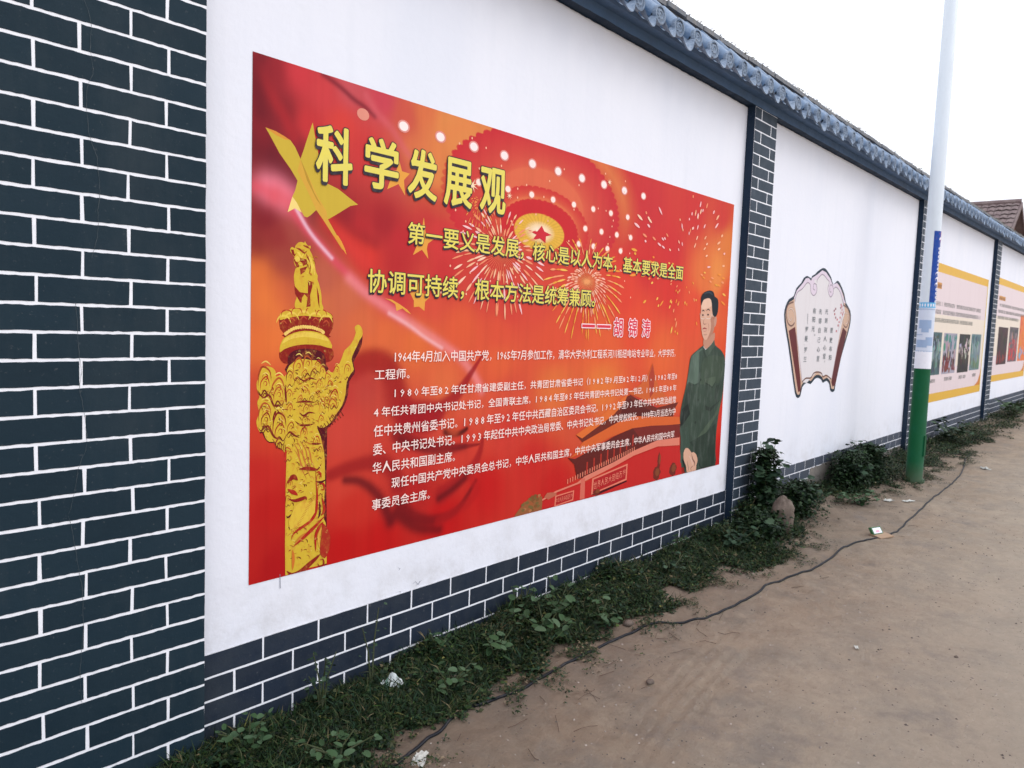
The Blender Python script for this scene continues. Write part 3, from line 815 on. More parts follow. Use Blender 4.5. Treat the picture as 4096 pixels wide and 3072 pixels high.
for c_ in ([(0.698,1.744),(0.719,1.692),(0.764,1.689),(0.731,1.656),(0.74,1.59),(0.701,1.634),(0.638,1.602),(0.659,1.656),(0.658,1.685),(0.688,1.69)], [(0.854,1.51),(0.865,1.45),(0.877,1.421),(0.919,1.418),(0.883,1.394),(0.877,1.369),(0.888,1.325),(0.847,1.363),(0.794,1.334),(0.815,1.377),(0.773,1.419),(0.84,1.434)], [(0.834,1.225),(0.849,1.195),(0.854,1.168),(0.902,1.15),(0.874,1.128),(0.872,1.086),(0.838,1.105),(0.807,1.101),(0.806,1.131),(0.782,1.164),(0.822,1.173)]):
    items.append((c_, ORG))
items.append(([(0.639,1.133),(0.678,1.129),(0.722,1.111),(0.767,1.089),(0.792,1.068),(0.763,1.079),(0.74,1.093),(0.706,1.08),(0.698,1.11),(0.67,1.123)], ORG))
poly_print('flag_star', items, poster, Y_, dy=.00015)
items = []
for i in range(11):
    x = .502+.2205*i; s = 1 if 0 < i < 10 else .9
    for f_, c_ in ((1.35, (226, 150, 140)), (1.0, (252, 240, 236))): items.append((ellipse(x, 1.887-.0012*i, .026*f_*s, .020*f_*s), c_ if i else (228, 150, 130)))
for row, xs_ in ((1.722, (1.419, 1.608, 1.79, 1.98, 2.168, 2.351, 2.536)), (1.602, (2.098, 2.261, 2.425, 2.58)), (1.509, (2.042, 2.187, 2.331, 2.474)), (1.722, (1.205,))):
    for x in xs_:
        for f_, c_ in ((1.4, (230, 130, 110)), (1.0, (255, 236, 226))): items.append((ellipse(x, row, .019*f_, .0155*f_), c_))
for i in range(70):
    x = R.uniform(.95, 2.7); z = R.uniform(1.15, 1.95); items.append((ellipse(x, z, .005, .006, 8), (250, 190, 160)))
poly_print('lamp_dots', items, poster, .0062, dy=.00001)['kind'] = 'stuff'
items = [([(1.701,1.572),(1.725,1.544),(1.788,1.531),(1.74,1.519),(1.738,1.482),(1.689,1.502),(1.625,1.486),(1.659,1.519),(1.589,1.535),(1.665,1.537)], (206, 44, 58))]
# fireworks
def burst(cx, cz, rx, rz, n, cols, w, r0=.35, curl=.12, up_only=False, gravity=.05):
    for i in range(n):
        a_ = 2*math.pi*(i+R.uniform(-.3, .3))/n
        for k in range(3):
            ra = r0+(1-r0)*(k/3)+R.uniform(0, .08); rb = ra+R.uniform(.13, .26)
            p = []
            for s in range(4):
                q_ = ra+(rb-ra)*s/3
                aa = a_+curl*math.copysign(1, -math.cos(a_))*q_*.5
                p.append((cx+rx*q_*math.cos(aa), cz+rz*q_*math.sin(aa)-gravity*q_*q_))
            if max(v[1] for v in p) < 1.985 and max(v[0] for v in p) < 3.97: items.append((stroke(p, w*R.uniform(.7, 1.3), True, 2), cols[R.randrange(len(cols))]))
CP = [(246, 190, 150), (250, 210, 180), (240, 150, 110), (248, 200, 200)]
CO = [(236, 170, 66), (240, 150, 60), (246, 196, 90), (244, 160, 110)]
for i in range(46):
    a_ = 2*math.pi*i/46; items.append((stroke([(1.382, 1.40), (1.382+.16*math.cos(a_), 1.40+.12*math.sin(a_))], .004, True, 1), (236, 130, 90)))
    items.append((stroke([(2.135, 1.30), (2.135+.15*math.cos(a_), 1.30+.10*math.sin(a_))], .004, True, 1), (240, 160, 100)))
burst(1.382, 1.40, .34, .27, 40, CP, .011, .3)
burst(2.135, 1.30, .21, .13, 34, [(250, 196, 170), (246, 170, 140)], .009, .4)
burst(2.135, 1.32, .36, .27, 36, CO, .010, .55)
burst(1.215, 1.62, .10, .08, 20, [(240, 150, 80)], .005, .2)
for i in range(120):                                            # wide spray at the right
    a_ = R.uniform(0, 2*math.pi); q_ = R.uniform(.22, 1); 
    cx, cz = 3.30, 1.47; rx, rz = .72, .50
    l = .03+.10*q_*R.random()
    p = [(cx+rx*q_*math.cos(a_), cz+rz*q_*math.sin(a_)), (cx+rx*(q_+l)*math.cos(a_), cz+rz*(q_+l)*math.sin(a_))]
    if p[1][1] > 1.98 or p[1][0] > 3.97 or p[1][1] < .95: continue
    items.append((stroke(p+[p[1]] if False else [p[0], ((p[0][0]+p[1][0])/2, (p[0][1]+p[1][1])/2), p[1]], .009+.009*q_, True, 2), (R.choice(CP) if a_ < math.pi*.9 else R.choice(CO))))
def spark(cx, cz, r):
    p = []
    for k in range(16): p.append((cx+(r if k % 2 else r*.25)*1.2*math.cos(k*math.pi/8), cz+(r if k % 2 else r*.25)*math.sin(k*math.pi/8)))
    items.append((p, (255, 226, 190)))
spark(1.16, 1.70, .035); spark(1.43, 1.69, .02); spark(2.32, 1.90, .022)
poly_print('firework_print', items, poster, .0076, dy=.000008)['kind'] = 'stuff'

# gate tower picture
items = []
def it(p, c): items.append((p, c))
it([(2.634,0.624),(2.775,0.673),(2.874,0.742),(2.922,0.813),(2.962,0.723),(3.018,0.639),(3.147,0.566),(3.235,0.528),(3.005,0.524)], (206, 100, 50))
it([(2.876,0.726),(2.922,0.805),(2.954,0.723),(2.949,0.609),(2.905,0.579)], (176, 66, 46))
it([(2.091,0.402),(2.296,0.469),(2.448,0.534),(2.553,0.589),(2.664,0.611),(2.785,0.569),(3.006,0.507),(3.295,0.529),(3.24,0.476),(3.229,0.417),(2.706,0.459),(2.457,0.427),(2.181,0.336)], (110, 42, 32))
it([(2.091,0.402),(2.296,0.477),(2.486,0.562),(2.635,0.62),(2.597,0.564),(2.478,0.494),(2.324,0.437),(2.154,0.375)], (222, 112, 50))
it([(2.597,0.564),(2.666,0.591),(2.758,0.538),(3.01,0.474),(2.998,0.434),(2.706,0.459),(2.537,0.451)], (92, 32, 28))
it([(2.161,0.352),(2.303,0.387),(2.537,0.444),(2.705,0.47),(3.324,0.423),(3.338,0.366),(2.712,0.391),(2.436,0.352),(2.136,0.286),(2.03,0.265),(2.087,0.291)], (214, 100, 46))
it([(2.018,0.274),(2.09,0.258),(2.234,0.29),(2.49,0.355),(2.712,0.391),(3.338,0.37),(3.34,0.265),(3.029,0.277),(2.726,0.234),(2.517,0.194),(2.32,0.161),(2.183,0.134),(2.122,0.135),(2.086,0.226)], (98, 34, 30))
it([(2.712,0.391),(2.939,0.389),(3.338,0.366),(3.34,0.27),(3.06,0.287),(2.84,0.291)], (122, 40, 34))
pA = [(2.147,0.133),(2.755,0.243),(3.029,0.277),(3.339,0.274)]
pB = [(1.792,0.051),(1.916,0.081),(2.125,0.102),(2.197,0.11),(2.519,0.163),(2.743,0.208),(3.041,0.238),(3.345,0.217)]
pT = [(1.791,0.062),(1.915,0.092),(2.124,0.113),(2.195,0.14),(2.517,0.194),(2.74,0.241),(3.036,0.282),(3.339,0.274)]
it(pT+pB[::-1], (222, 130, 108))
it([(1.792,0.044),(1.917,0.074),(2.198,0.102),(2.52,0.155),(2.744,0.2),(3.041,0.23),(3.346,0.21),(3.374,0.117),(3.401,-0.054),(2.577,-0.028),(1.794,0.006)], (196, 40, 38))
it([(2.159,0.13),(2.202,0.13),(2.205,0.005),(2.156,0.005)], (214, 110, 92))
def lerp2(A_, B_, t): return (A_[0]+(B_[0]-A_[0])*t, A_[1]+(B_[1]-A_[1])*t)
c0, c1 = [(2.028,0.118),(2.741,0.237)]
for k in range(30):
    p = lerp2(c0, c1, k/29); it([(p[0]-.004, p[1]), (p[0]+.004, p[1]), (p[0]+.004, p[1]+.028), (p[0]-.004, p[1]+.028)], (232, 140, 112))
c0, c1 = [(2.217,0.181),(2.72,0.302)]
for k in range(8):
    p = lerp2(c0, c1, k/7); it([(p[0]-.007, p[1]-.03), (p[0]+.007, p[1]-.03), (p[0]+.007, p[1]+.045), (p[0]-.007, p[1]+.045)], (176, 52, 40))
it([(2.277,0.117),(2.67,0.163),(2.666,0.056),(2.273,0.017)], (226, 130, 105)); it([(2.293,0.108),(2.655,0.151),(2.651,0.066),(2.289,0.025)], (176, 34, 38))
it([(1.914,0.064),(2.096,0.071),(2.09,0.012),(1.91,0.001)], (226, 130, 105)); it([(1.925,0.057),(2.084,0.064),(2.079,0.019),(1.921,0.008)], (176, 34, 38))
it([(2.273,0.016),(2.667,0.054),(2.67,0.044),(2.332,0.004)], (70, 14, 22))
def blob(cx, cz, rx, rz, c, n=26):
    it([(cx+rx*(.8+.35*R.random())*math.cos(2*math.pi*k/n), cz+rz*(.8+.35*R.random())*math.sin(2*math.pi*k/n)) for k in range(n)], c)
(b1, b2, b3, b4) = [(3.043,0.045),(3.067,0.135),(2.331,0.016),(3.268,0.042)]
for bb, rx, rz in ((b1, .05, .05), (b2, .02, .06), (b3, .04, .02), (b4, .05, .05)): blob(bb[0], max(bb[1], rz+.004), rx, rz, (112, 44, 34)); blob(bb[0]+.01, max(bb[1]+.01, rz+.01), rx*.6, rz*.6, (134, 72, 44))
tr = [(1.557,-0.003),(1.581,0.025),(1.614,0.049),(1.633,0.07),(1.669,0.076),(1.722,0.064),(1.758,0.081),(1.793,0.079),(1.798,0.04),(1.793,-0.003)]
tr = [(x, max(z, .003)) for x, z in tr]; it(tr, (150, 96, 58))
for k in range(26):
    x = R.uniform(tr[0][0]+.06, tr[-1][0]-.02); z = R.uniform(.012, .07+.05*(x-tr[0][0])/.4); blob(x, z, .016, .009, R.choice([(128, 86, 48), (176, 116, 74), (120, 100, 56), (160, 90, 52)]), 9)
tr = [(1.812,0.072),(1.838,0.093),(1.893,0.088),(1.928,0.076),(1.923,0.066),(1.851,0.052)]
it(tr, (186, 104, 80))
items = [i_ for i_ in items if len(i_[0]) > 2]
items = [([(min(max(x, .002), 3.998), min(max(z, .002), 1.998)) for x, z in p], c) for p, c in items]
poly_print('gate_tower_picture', items, poster, .0112, dy=.00001)
(p0, p1) = [(2.291,0.067),(2.653,0.11)]
(p2, p3) = [(1.922,0.033),(2.081,0.042)]
def slanted(name, body, a, b_, h, y, mat, n=None):
    L_ = []
    k = len(body)
    for i, ch in enumerate(body):
        t = (i+.5)/k; L_.append((ch, a[0]+(b_[0]-a[0])*t, a[1]+(b_[1]-a[1])*t, (b_[0]-a[0])/k*.92, h))
    multi_text(name, L_, y, mat, poster, .0, 1)
slanted('banner_lettering', '世界人民大团结万岁', p0, p1, .05, .0128, INK_PINK)
slanted('banner_lettering', '中华人民共和国万岁', p2, p3, .032, .0128, INK_PINK)

# carved cloud column picture
items = []
G0 = (214, 184, 56); G1 = (232, 206, 84); RD = (140, 32, 26); MR = (84, 16, 30); RB_ = (176, 40, 30)
it(smooth2([(0.122,1.044),(0.129,1.052),(0.17,1.069),(0.215,1.077),(0.262,1.079),(0.318,1.07),(0.36,1.056),(0.37,1.036),(0.369,0.998),(0.35,0.969),(0.348,0.959),(0.144,0.96),(0.144,0.972),(0.125,0.99),(0.12,1.02)], 2), RD)
it(smooth2([(0.122,1.043),(0.129,1.052),(0.17,1.069),(0.215,1.077),(0.262,1.079),(0.318,1.07),(0.356,1.056),(0.367,1.04),(0.345,1.042),(0.3,1.041),(0.234,1.045),(0.184,1.039),(0.143,1.03),(0.123,1.025)], 2), G0)
for k, (x, z, w) in enumerate(((430, 1040, 40), (540, 1000, 60), (700, 985, 75), (860, 1000, 60), (980, 1040, 40))):
    pass
PET = [(0.14,1.022),(0.176,1.034),(0.23,1.042),(0.285,1.037),(0.336,1.028)]
for cx, cz in PET:
    it(stroke([(cx-.033, cz-.008), (cx-.02, cz+.014), (cx, cz+.02), (cx+.02, cz+.014), (cx+.033, cz-.008)], .009), G1)
    it(stroke([(cx-.015, cz-.012), (cx, cz), (cx+.015, cz-.012)], .006), (190, 80, 50))
PET = [(0.153,1.049),(0.198,1.059),(0.263,1.063),(0.314,1.056)]
for cx, cz in PET:
    it(stroke([(cx-.026, cz-.012), (cx-.016, cz+.012), (cx+.016, cz+.012), (cx+.026, cz-.012)], .005), RB_)
it(smooth2([(0.144,0.957),(0.146,0.966),(0.185,0.984),(0.235,0.991),(0.29,0.988),(0.331,0.978),(0.348,0.959),(0.339,0.949),(0.235,0.98),(0.151,0.948)], 2), RD)
BD = [(0.149,0.972),(0.165,0.983),(0.185,0.993),(0.206,0.998),(0.228,1.001),(0.249,1),(0.271,0.999),(0.293,0.993),(0.312,0.987),(0.323,0.98)]
BDS = smooth2(BD, 2, False)
for cx, cz in BDS: it(ellipse(cx, cz, .0075, .0075, 8), (240, 208, 110))
it(smooth2([(0.125,0.902),(0.142,0.911),(0.186,0.925),(0.243,0.931),(0.31,0.927),(0.365,0.914),(0.375,0.891),(0.371,0.872),(0.338,0.856),(0.244,0.876),(0.16,0.853),(0.129,0.868),(0.121,0.89)], 2), RD)
it(smooth2([(0.161,0.883),(0.187,0.906),(0.236,0.914),(0.291,0.909),(0.329,0.891),(0.338,0.85),(0.34,0.817),(0.157,0.816),(0.16,0.853)], 2), MR)
it(smooth2([(0.144,0.957),(0.186,0.976),(0.235,0.985),(0.29,0.981),(0.331,0.968),(0.358,0.943),(0.365,0.914),(0.31,0.927),(0.243,0.931),(0.186,0.925),(0.142,0.911),(0.125,0.899),(0.124,0.92),(0.131,0.939)], 2), G0)
it(smooth2([(0.148,0.954),(0.189,0.971),(0.235,0.98),(0.29,0.976),(0.331,0.962),(0.351,0.943),(0.309,0.952),(0.236,0.961),(0.172,0.951),(0.134,0.932)], 2), G1)
# lion on top
it(smooth2([(0.188,1.316),(0.2,1.329),(0.214,1.333),(0.228,1.331),(0.23,1.339),(0.235,1.331),(0.246,1.321),(0.256,1.323),(0.257,1.313),(0.252,1.307),(0.262,1.292),(0.269,1.277),(0.276,1.262),(0.279,1.241),(0.285,1.219),(0.292,1.207),(0.291,1.192),(0.297,1.179),(0.305,1.155),(0.311,1.13),(0.313,1.098),(0.32,1.068),(0.24,1.076),(0.191,1.073),(0.19,1.099),(0.197,1.118),(0.189,1.13),(0.189,1.154),(0.184,1.178),(0.183,1.203),(0.19,1.228),(0.195,1.231),(0.186,1.242),(0.18,1.263),(0.186,1.268),(0.175,1.281),(0.166,1.292),(0.166,1.304),(0.174,1.31),(0.185,1.306)], 2), G0)
for p in ([(0.18,1.262),(0.195,1.232),(0.207,1.236),(0.2,1.251),(0.21,1.257),(0.22,1.251),(0.224,1.24),(0.242,1.25),(0.239,1.268),(0.215,1.269),(0.203,1.274),(0.191,1.267)], [(0.186,1.16),(0.211,1.137),(0.247,1.134),(0.247,1.185),(0.267,1.181),(0.268,1.162),(0.258,1.127),(0.261,1.083),(0.241,1.079),(0.246,1.117),(0.232,1.13),(0.221,1.116),(0.218,1.094),(0.212,1.097),(0.197,1.118),(0.189,1.13)], [(0.167,1.3),(0.18,1.3),(0.185,1.282),(0.194,1.29),(0.184,1.273),(0.173,1.284)], [(0.236,1.29),(0.262,1.264),(0.256,1.214),(0.252,1.211),(0.257,1.254),(0.24,1.275)], [(0.288,1.166),(0.3,1.129),(0.303,1.076),(0.295,1.101),(0.29,1.135)], [(0.187,1.309),(0.208,1.308),(0.229,1.295),(0.243,1.303),(0.229,1.286),(0.208,1.299)], [(0.222,1.322),(0.243,1.321),(0.256,1.31),(0.241,1.312),(0.225,1.318)], [(0.209,1.229),(0.244,1.241),(0.231,1.218),(0.213,1.205)]):
    it(p, RD)
it([(0.194,1.295),(0.208,1.292),(0.215,1.278),(0.229,1.294),(0.219,1.27),(0.205,1.278)], G1)
it(stroke([(0.245,1.287),(0.262,1.258),(0.265,1.215)], .012), G1); it(stroke([(0.266,1.258),(0.274,1.234),(0.278,1.209)], .010), G1)
it(ellipse(*[(0.198,1.265)][0], .012, .012, 8), G1)
# shaft shadow side, wings, shaft
it([(0.298,0.598),(0.349,0.585),(0.35,0.482),(0.349,0.35),(0.354,0.2),(0.357,0),(0.329,0.006),(0.319,0.485)], MR)
it(smooth2([(0.521,0.972),(0.516,0.925),(0.496,0.888),(0.477,0.855),(0.484,0.825),(0.482,0.805),(0.457,0.775),(0.451,0.719),(0.433,0.673),(0.403,0.632),(0.364,0.592),(0.332,0.577),(0.302,0.589),(0.316,0.648),(0.408,0.807),(0.426,0.872),(0.496,0.955)], 2), MR)
it(smooth2([(0.154,0.69),(0.159,0.515),(0.138,0.515),(0.114,0.529),(0.103,0.545),(0.083,0.548),(0.063,0.566),(0.052,0.59),(0.041,0.591),(0.068,0.664)], 2), MR)
it(smooth2([(0.052,0.843),(0.072,0.846),(0.095,0.839),(0.107,0.824),(0.109,0.805),(0.126,0.811),(0.147,0.804),(0.158,0.789),(0.162,0.519),(0.138,0.519),(0.114,0.533),(0.106,0.55),(0.083,0.552),(0.066,0.569),(0.056,0.594),(0.041,0.595),(0.029,0.619),(0.027,0.64),(0.038,0.669),(0.031,0.697),(0.031,0.715),(0.039,0.73),(0.027,0.763),(0.027,0.787),(0.036,0.805),(0.042,0.828)], 2), G0)
it(smooth2([(0.287,0.772),(0.305,0.793),(0.331,0.797),(0.35,0.82),(0.373,0.814),(0.384,0.843),(0.403,0.849),(0.418,0.879),(0.429,0.905),(0.453,0.924),(0.472,0.948),(0.486,0.981),(0.479,1.001),(0.491,1.014),(0.507,1.011),(0.52,0.992),(0.52,0.968),(0.505,0.948),(0.493,0.925),(0.478,0.898),(0.466,0.868),(0.479,0.825),(0.464,0.808),(0.443,0.772),(0.438,0.72),(0.421,0.674),(0.391,0.638),(0.364,0.605),(0.328,0.587),(0.298,0.599),(0.286,0.624)], 2), G0)
it([(0.157,0.829),(0.167,0.847),(0.188,0.862),(0.209,0.871),(0.237,0.873),(0.267,0.867),(0.292,0.866),(0.311,0.851),(0.334,0.831),(0.34,0.812),(0.331,0.789),(0.305,0.777),(0.295,0.746),(0.294,0.617),(0.302,0.584),(0.318,0.55),(0.336,0.483),(0.339,0.45),(0.343,0.351),(0.339,0.269),(0.339,0.203),(0.349,0.184),(0.355,0.116),(0.357,0.008),(0.318,0.007),(0.254,0.009),(0.182,0.004),(0.16,0.001),(0.157,0.123),(0.157,0.219),(0.157,0.377),(0.159,0.471),(0.16,0.518),(0.16,0.565),(0.157,0.596),(0.156,0.69),(0.151,0.746),(0.156,0.773)], G0)
def swirl(cx, cz, s, c=RB_):
    s *= R.uniform(.85, 1.1); k_ = R.uniform(-.006, .006)
    cc = R.choice([RB_, (160, 62, 34), (128, 36, 28), (178, 84, 40)])
    it(stroke([(cx-.020*s, cz-.024*s), (cx-.018*s, cz+.006*s), (cx-.004*s+k_, cz+.026*s), (cx+.013*s, cz+.014*s), (cx+.018*s, cz-.012*s)], .0055*s), cc)
    it(stroke([(cx-.010*s, cz-.006*s), (cx-.003*s, cz+.008*s), (cx+.006*s, cz+.004*s), (cx+.004*s, cz-.008*s), (cx-.003*s, cz-.004*s)], .0036*s), cc)
    it(stroke([(cx-.022*s, cz-.038*s), (cx-.012*s, cz-.050*s), (cx-.002*s, cz-.036*s), (cx+.010*s, cz-.048*s), (cx+.020*s, cz-.030*s)], .0045*s), (104, 34, 28))
    it(stroke([(cx-.012*s, cz+.034*s), (cx+.002*s, cz+.040*s), (cx+.016*s, cz+.030*s)], .004*s), (240, 218, 110))
for s, pts in ((1.45, [(0.062,0.807),(0.12,0.762),(0.064,0.668),(0.128,0.623)]), (1.15, [(0.063,0.78),(0.122,0.735),(0.068,0.64),(0.13,0.589)]), (.8, [(0.392,0.823),(0.35,0.792),(0.309,0.767),(0.447,0.825),(0.326,0.68),(0.171,0.804),(0.169,0.732),(0.238,0.811),(0.282,0.81),(0.24,0.742),(0.173,0.676),(0.248,0.671),(0.242,0.624),(0.178,0.601),(0.239,0.574),(0.299,0.533),(0.315,0.492)]), (1.1, [(0.383,0.716),(0.376,0.677),(0.209,0.846),(0.252,0.855)]), (.7, [(0.3,0.848),(0.323,0.822),(0.32,0.622),(0.345,0.698),(0.299,0.726),(0.362,0.762),(0.219,0.711),(0.273,0.708),(0.203,0.781),(0.314,0.381),(0.322,0.338),(0.166,0.502),(0.169,0.312),(0.175,0.374)])):
    for cx, cz in pts: swirl(cx, cz, s)
for p in ([(0.149,0.773),(0.152,0.733),(0.156,0.69)], [(0.095,0.632),(0.105,0.662),(0.11,0.671)], [(0.217,0.796),(0.235,0.784),(0.261,0.795),(0.294,0.787)], [(0.198,0.7),(0.241,0.701),(0.288,0.695)], [(0.216,0.658),(0.234,0.644),(0.26,0.655),(0.289,0.65)], [(0.196,0.625),(0.221,0.607),(0.257,0.604),(0.286,0.608)], [(0.158,0.568),(0.172,0.583),(0.193,0.568),(0.218,0.556)], [(0.262,0.527),(0.292,0.524),(0.322,0.521)], [(0.217,0.429),(0.261,0.43),(0.302,0.415),(0.324,0.439)], [(0.03,0.757),(0.054,0.726),(0.08,0.734),(0.101,0.693),(0.135,0.691)], [(0.046,0.593),(0.075,0.615),(0.103,0.57),(0.137,0.557)]):
    it(stroke(p, .009), (120, 34, 28))
for k in range(9):
    x = 540+k*27; z = 1130+k*12
for a0 in [(0.186,0.543),(0.204,0.545),(0.222,0.543),(0.24,0.535),(0.194,0.511),(0.215,0.512)]:
    it(stroke([(a0[0], a0[1]), (a0[0]+.025, a0[1]-.04), (a0[0]+.035, a0[1]-.08), (a0[0]+.06, a0[1]-.13)], .006), (196, 120, 54))
for k in range(9):
    p = lerp2(*[(0.412,0.655),(0.306,0.59)], k/8); it(stroke([p, (p[0]+.018, p[1]-.026)], .006, True, 1), (110, 36, 28))
for k in range(6):
    p = lerp2(*[(0.114,0.538),(0.155,0.525)], k/5); it(stroke([(p[0]-.004, p[1]+.01), (p[0], p[1]-.016)], .005, True, 1), (110, 36, 28))
for (x0_, x1_, z0_, z1_, n_) in ((.165, .325, .05, .45, 120), (.17, .30, .45, .83, 90), (.045, .145, .60, .77, 40), (.30, .41, .68, .78, 40), (.20, .275, 1.17, 1.32, 18)):
    for q_ in range(n_):
        x = R.uniform(x0_, x1_); z = R.uniform(z0_, z1_); l = R.uniform(.008, .022); a_ = R.uniform(-1.2, .6)
        it(stroke([(x, z), (x+l*.5*math.cos(a_)+.003, z+l*.5*math.sin(a_)), (x+l*math.cos(a_), z+l*math.sin(a_)-.003)], R.uniform(.002, .0045)), R.choice([(150, 66, 34), (190, 110, 44), (236, 214, 104), (116, 40, 30), (206, 140, 50)]))
# dragon body low on the shaft
for p, w, c_ in (([(0.169,0.314),(0.198,0.302),(0.227,0.304),(0.248,0.307),(0.254,0.296)], .016, RD), ([(0.294,0.414),(0.302,0.335),(0.304,0.295),(0.298,0.237),(0.272,0.205),(0.222,0.182),(0.193,0.165),(0.186,0.144)], .014, RB_), ([(0.194,0.113),(0.23,0.135),(0.273,0.163),(0.31,0.189),(0.344,0.216)], .016, RB_), ([(0.165,0.02),(0.189,0),(0.225,-0),(0.269,0.023),(0.306,0.044),(0.325,0.057)], .022, RD),
        ([(0.301,0.072),(0.3,0.138),(0.318,0.174),(0.337,0.191)], .016, RB_), ([(0.324,0.08),(0.314,0.115),(0.322,0.157),(0.345,0.179)], .010, (230, 180, 70)), ([(0.163,0.247),(0.17,0.239),(0.213,0.264),(0.245,0.285)], .008, MR), ([(0.165,0.377),(0.182,0.397),(0.196,0.398),(0.211,0.383)], .022, RD), ([(0.165,0.354),(0.183,0.342),(0.197,0.334),(0.212,0.322)], .018, RB_),
        ([(0.191,0.101),(0.195,0.062),(0.192,0.017)], .014, (210, 120, 48)), ([(0.217,0.427),(0.246,0.428),(0.283,0.42),(0.306,0.413)], .016, RD), ([(0.316,0.28),(0.319,0.234),(0.31,0.209)], .010, MR), ([(0.327,0.298),(0.34,0.243),(0.325,0.219)], .014, RB_), ([(0.298,0.401),(0.309,0.406),(0.321,0.394),(0.314,0.376)], .008, RB_), ([(0.311,0.353),(0.333,0.353),(0.338,0.33),(0.319,0.329)], .009, RB_), ([(0.295,0.368),(0.322,0.361),(0.344,0.368)], .010, MR),
        ([(0.333,0.185),(0.348,0.129),(0.344,0.063),(0.348,0.035)], .05, (170, 48, 34)), ([(0.321,0.031),(0.337,0.031),(0.341,0.01),(0.322,0.004),(0.31,0.02)], .008, RD), ([(0.201,0.122),(0.222,0.143),(0.251,0.16)], .012, (200, 130, 50))):
    it(stroke(p, w), c_)
it([(0.198,0.28),(0.227,0.291),(0.271,0.284),(0.297,0.293),(0.294,0.238),(0.269,0.209),(0.229,0.191),(0.2,0.19),(0.178,0.187),(0.171,0.22)], (224, 192, 66))
for k in range(24):
    p = lerp2(*[(0.298,0.309),(0.214,0.187)], k/23); it(stroke([(p[0]-.012, p[1]+.004), (p[0]-.002, p[1]-.003)], .003, True, 1), (190, 120, 50))
items = [([(min(max(x, .002), 3.998), min(max(z, .002), 1.998)) for x, z in p], c) for p, c in items if len(p) > 2]
poly_print('carved_column_picture', items, poster, .0050, PRINT_GOLD, dy=.00001)

# man in a green tunic
items = []
SK = (216, 172, 146)
it(smooth2([(3.626,0.932),(3.534,0.895),(3.451,0.858),(3.43,0.817),(3.422,0.77),(3.41,0.706),(3.397,0.651),(3.378,0.596),(3.361,0.551),(3.34,0.487),(3.332,0.432),(3.332,0.349),(3.347,0.293),(3.357,0.236),(3.358,0.143),(3.364,0.067),(3.396,0.048),(3.43,0.048),(3.449,0),(3.556,-0.004),(3.759,-0.003),(3.93,-0.002),(3.922,0.101),(3.914,0.233),(3.927,0.342),(3.948,0.44),(3.98,0.519),(3.992,0.598),(3.995,0.678),(3.998,0.778),(3.986,0.838),(3.954,0.869),(3.906,0.898),(3.812,0.933),(3.79,0.976),(3.711,0.937)], 2), (58, 76, 64))
it([(3.451,0.853),(3.535,0.89),(3.612,0.909),(3.604,0.804),(3.59,0.662),(3.523,0.646),(3.433,0.668),(3.407,0.65),(3.433,0.789)], (90, 112, 98))
it([(3.565,0.88),(3.628,0.909),(3.605,0.795),(3.583,0.644),(3.563,0.645),(3.576,0.786)], (62, 82, 70))
it([(3.605,0.795),(3.66,0.842),(3.804,0.86),(3.958,0.839),(3.973,0.719),(3.916,0.641),(3.684,0.64),(3.603,0.643)], (66, 84, 68))
it([(3.433,0.668),(3.47,0.508),(3.434,0.398),(3.358,0.403),(3.391,0.531),(3.41,0.623)], (44, 58, 50))
it([(3.35,0.477),(3.441,0.509),(3.479,0.432),(3.381,0.364),(3.336,0.349)], (30, 42, 38))
it([(3.337,0.34),(3.46,0.339),(3.495,0.194),(3.411,0.081),(3.369,0.086),(3.363,0.217)], (62, 82, 70))
it([(3.876,0.405),(3.99,0.578),(3.944,0.421),(3.729,0.259),(3.577,0.167),(3.589,0.233),(3.722,0.318)], (76, 94, 76))
it([(3.492,0.223),(3.728,0.269),(3.893,0.334),(3.929,0.002),(3.696,0.008),(3.592,0.117),(3.556,0.179)], (46, 62, 52))
it([(3.591,0.127),(3.696,0.008),(3.759,-0.003),(3.674,0.021)], (24, 34, 32)); it([(3.39,0.102),(3.422,0.126),(3.457,0.009),(3.439,0.04)], (26, 36, 34))
it([(3.864,0.623),(3.844,0.526),(3.892,0.483),(3.918,0.631)], (46, 62, 52)); it([(3.702,0.485),(3.788,0.46),(3.975,0.519),(3.792,0.43),(3.717,0.45)], (44, 58, 50))
it([(3.435,0.649),(3.533,0.644),(3.585,0.658),(3.583,0.644),(3.527,0.64),(3.475,0.637)], (46, 62, 54)); it([(3.679,0.681),(3.845,0.695),(3.853,0.661),(3.801,0.618),(3.757,0.637),(3.682,0.657)], (80, 98, 80)); it([(3.682,0.655),(3.757,0.635),(3.801,0.616),(3.854,0.657),(3.855,0.651),(3.803,0.606),(3.752,0.628),(3.683,0.648)], (44, 58, 48))
it(stroke([(3.628,0.88),(3.611,0.747),(3.588,0.596),(3.574,0.406),(3.571,0.215)], .006), (46, 62, 52))
for p in [(3.611,0.676),(3.588,0.528),(3.565,0.364)]: it(ellipse(*p, .012, .010, 8), (40, 54, 46))
it([(3.623,0.922),(3.647,0.89),(3.792,0.957),(3.793,0.986),(3.672,0.918)], (222, 224, 232))
it([(3.627,0.918),(3.647,0.888),(3.657,0.871),(3.691,0.842),(3.797,0.918),(3.812,0.932),(3.79,0.976),(3.761,0.947),(3.675,0.889)], (72, 90, 76)); it([(3.625,0.904),(3.647,0.888),(3.691,0.842),(3.671,0.837),(3.632,0.88)], (52, 68, 58))
suit_items = [([(min(max(x, .002), 3.998), min(max(z, .002), 1.998)) for x, z in p], c) for p, c in items if len(p) > 2]
poly_print('suit_picture', suit_items, poster, .0112, PRINT_CLOTH, dy=.00004)
items = []
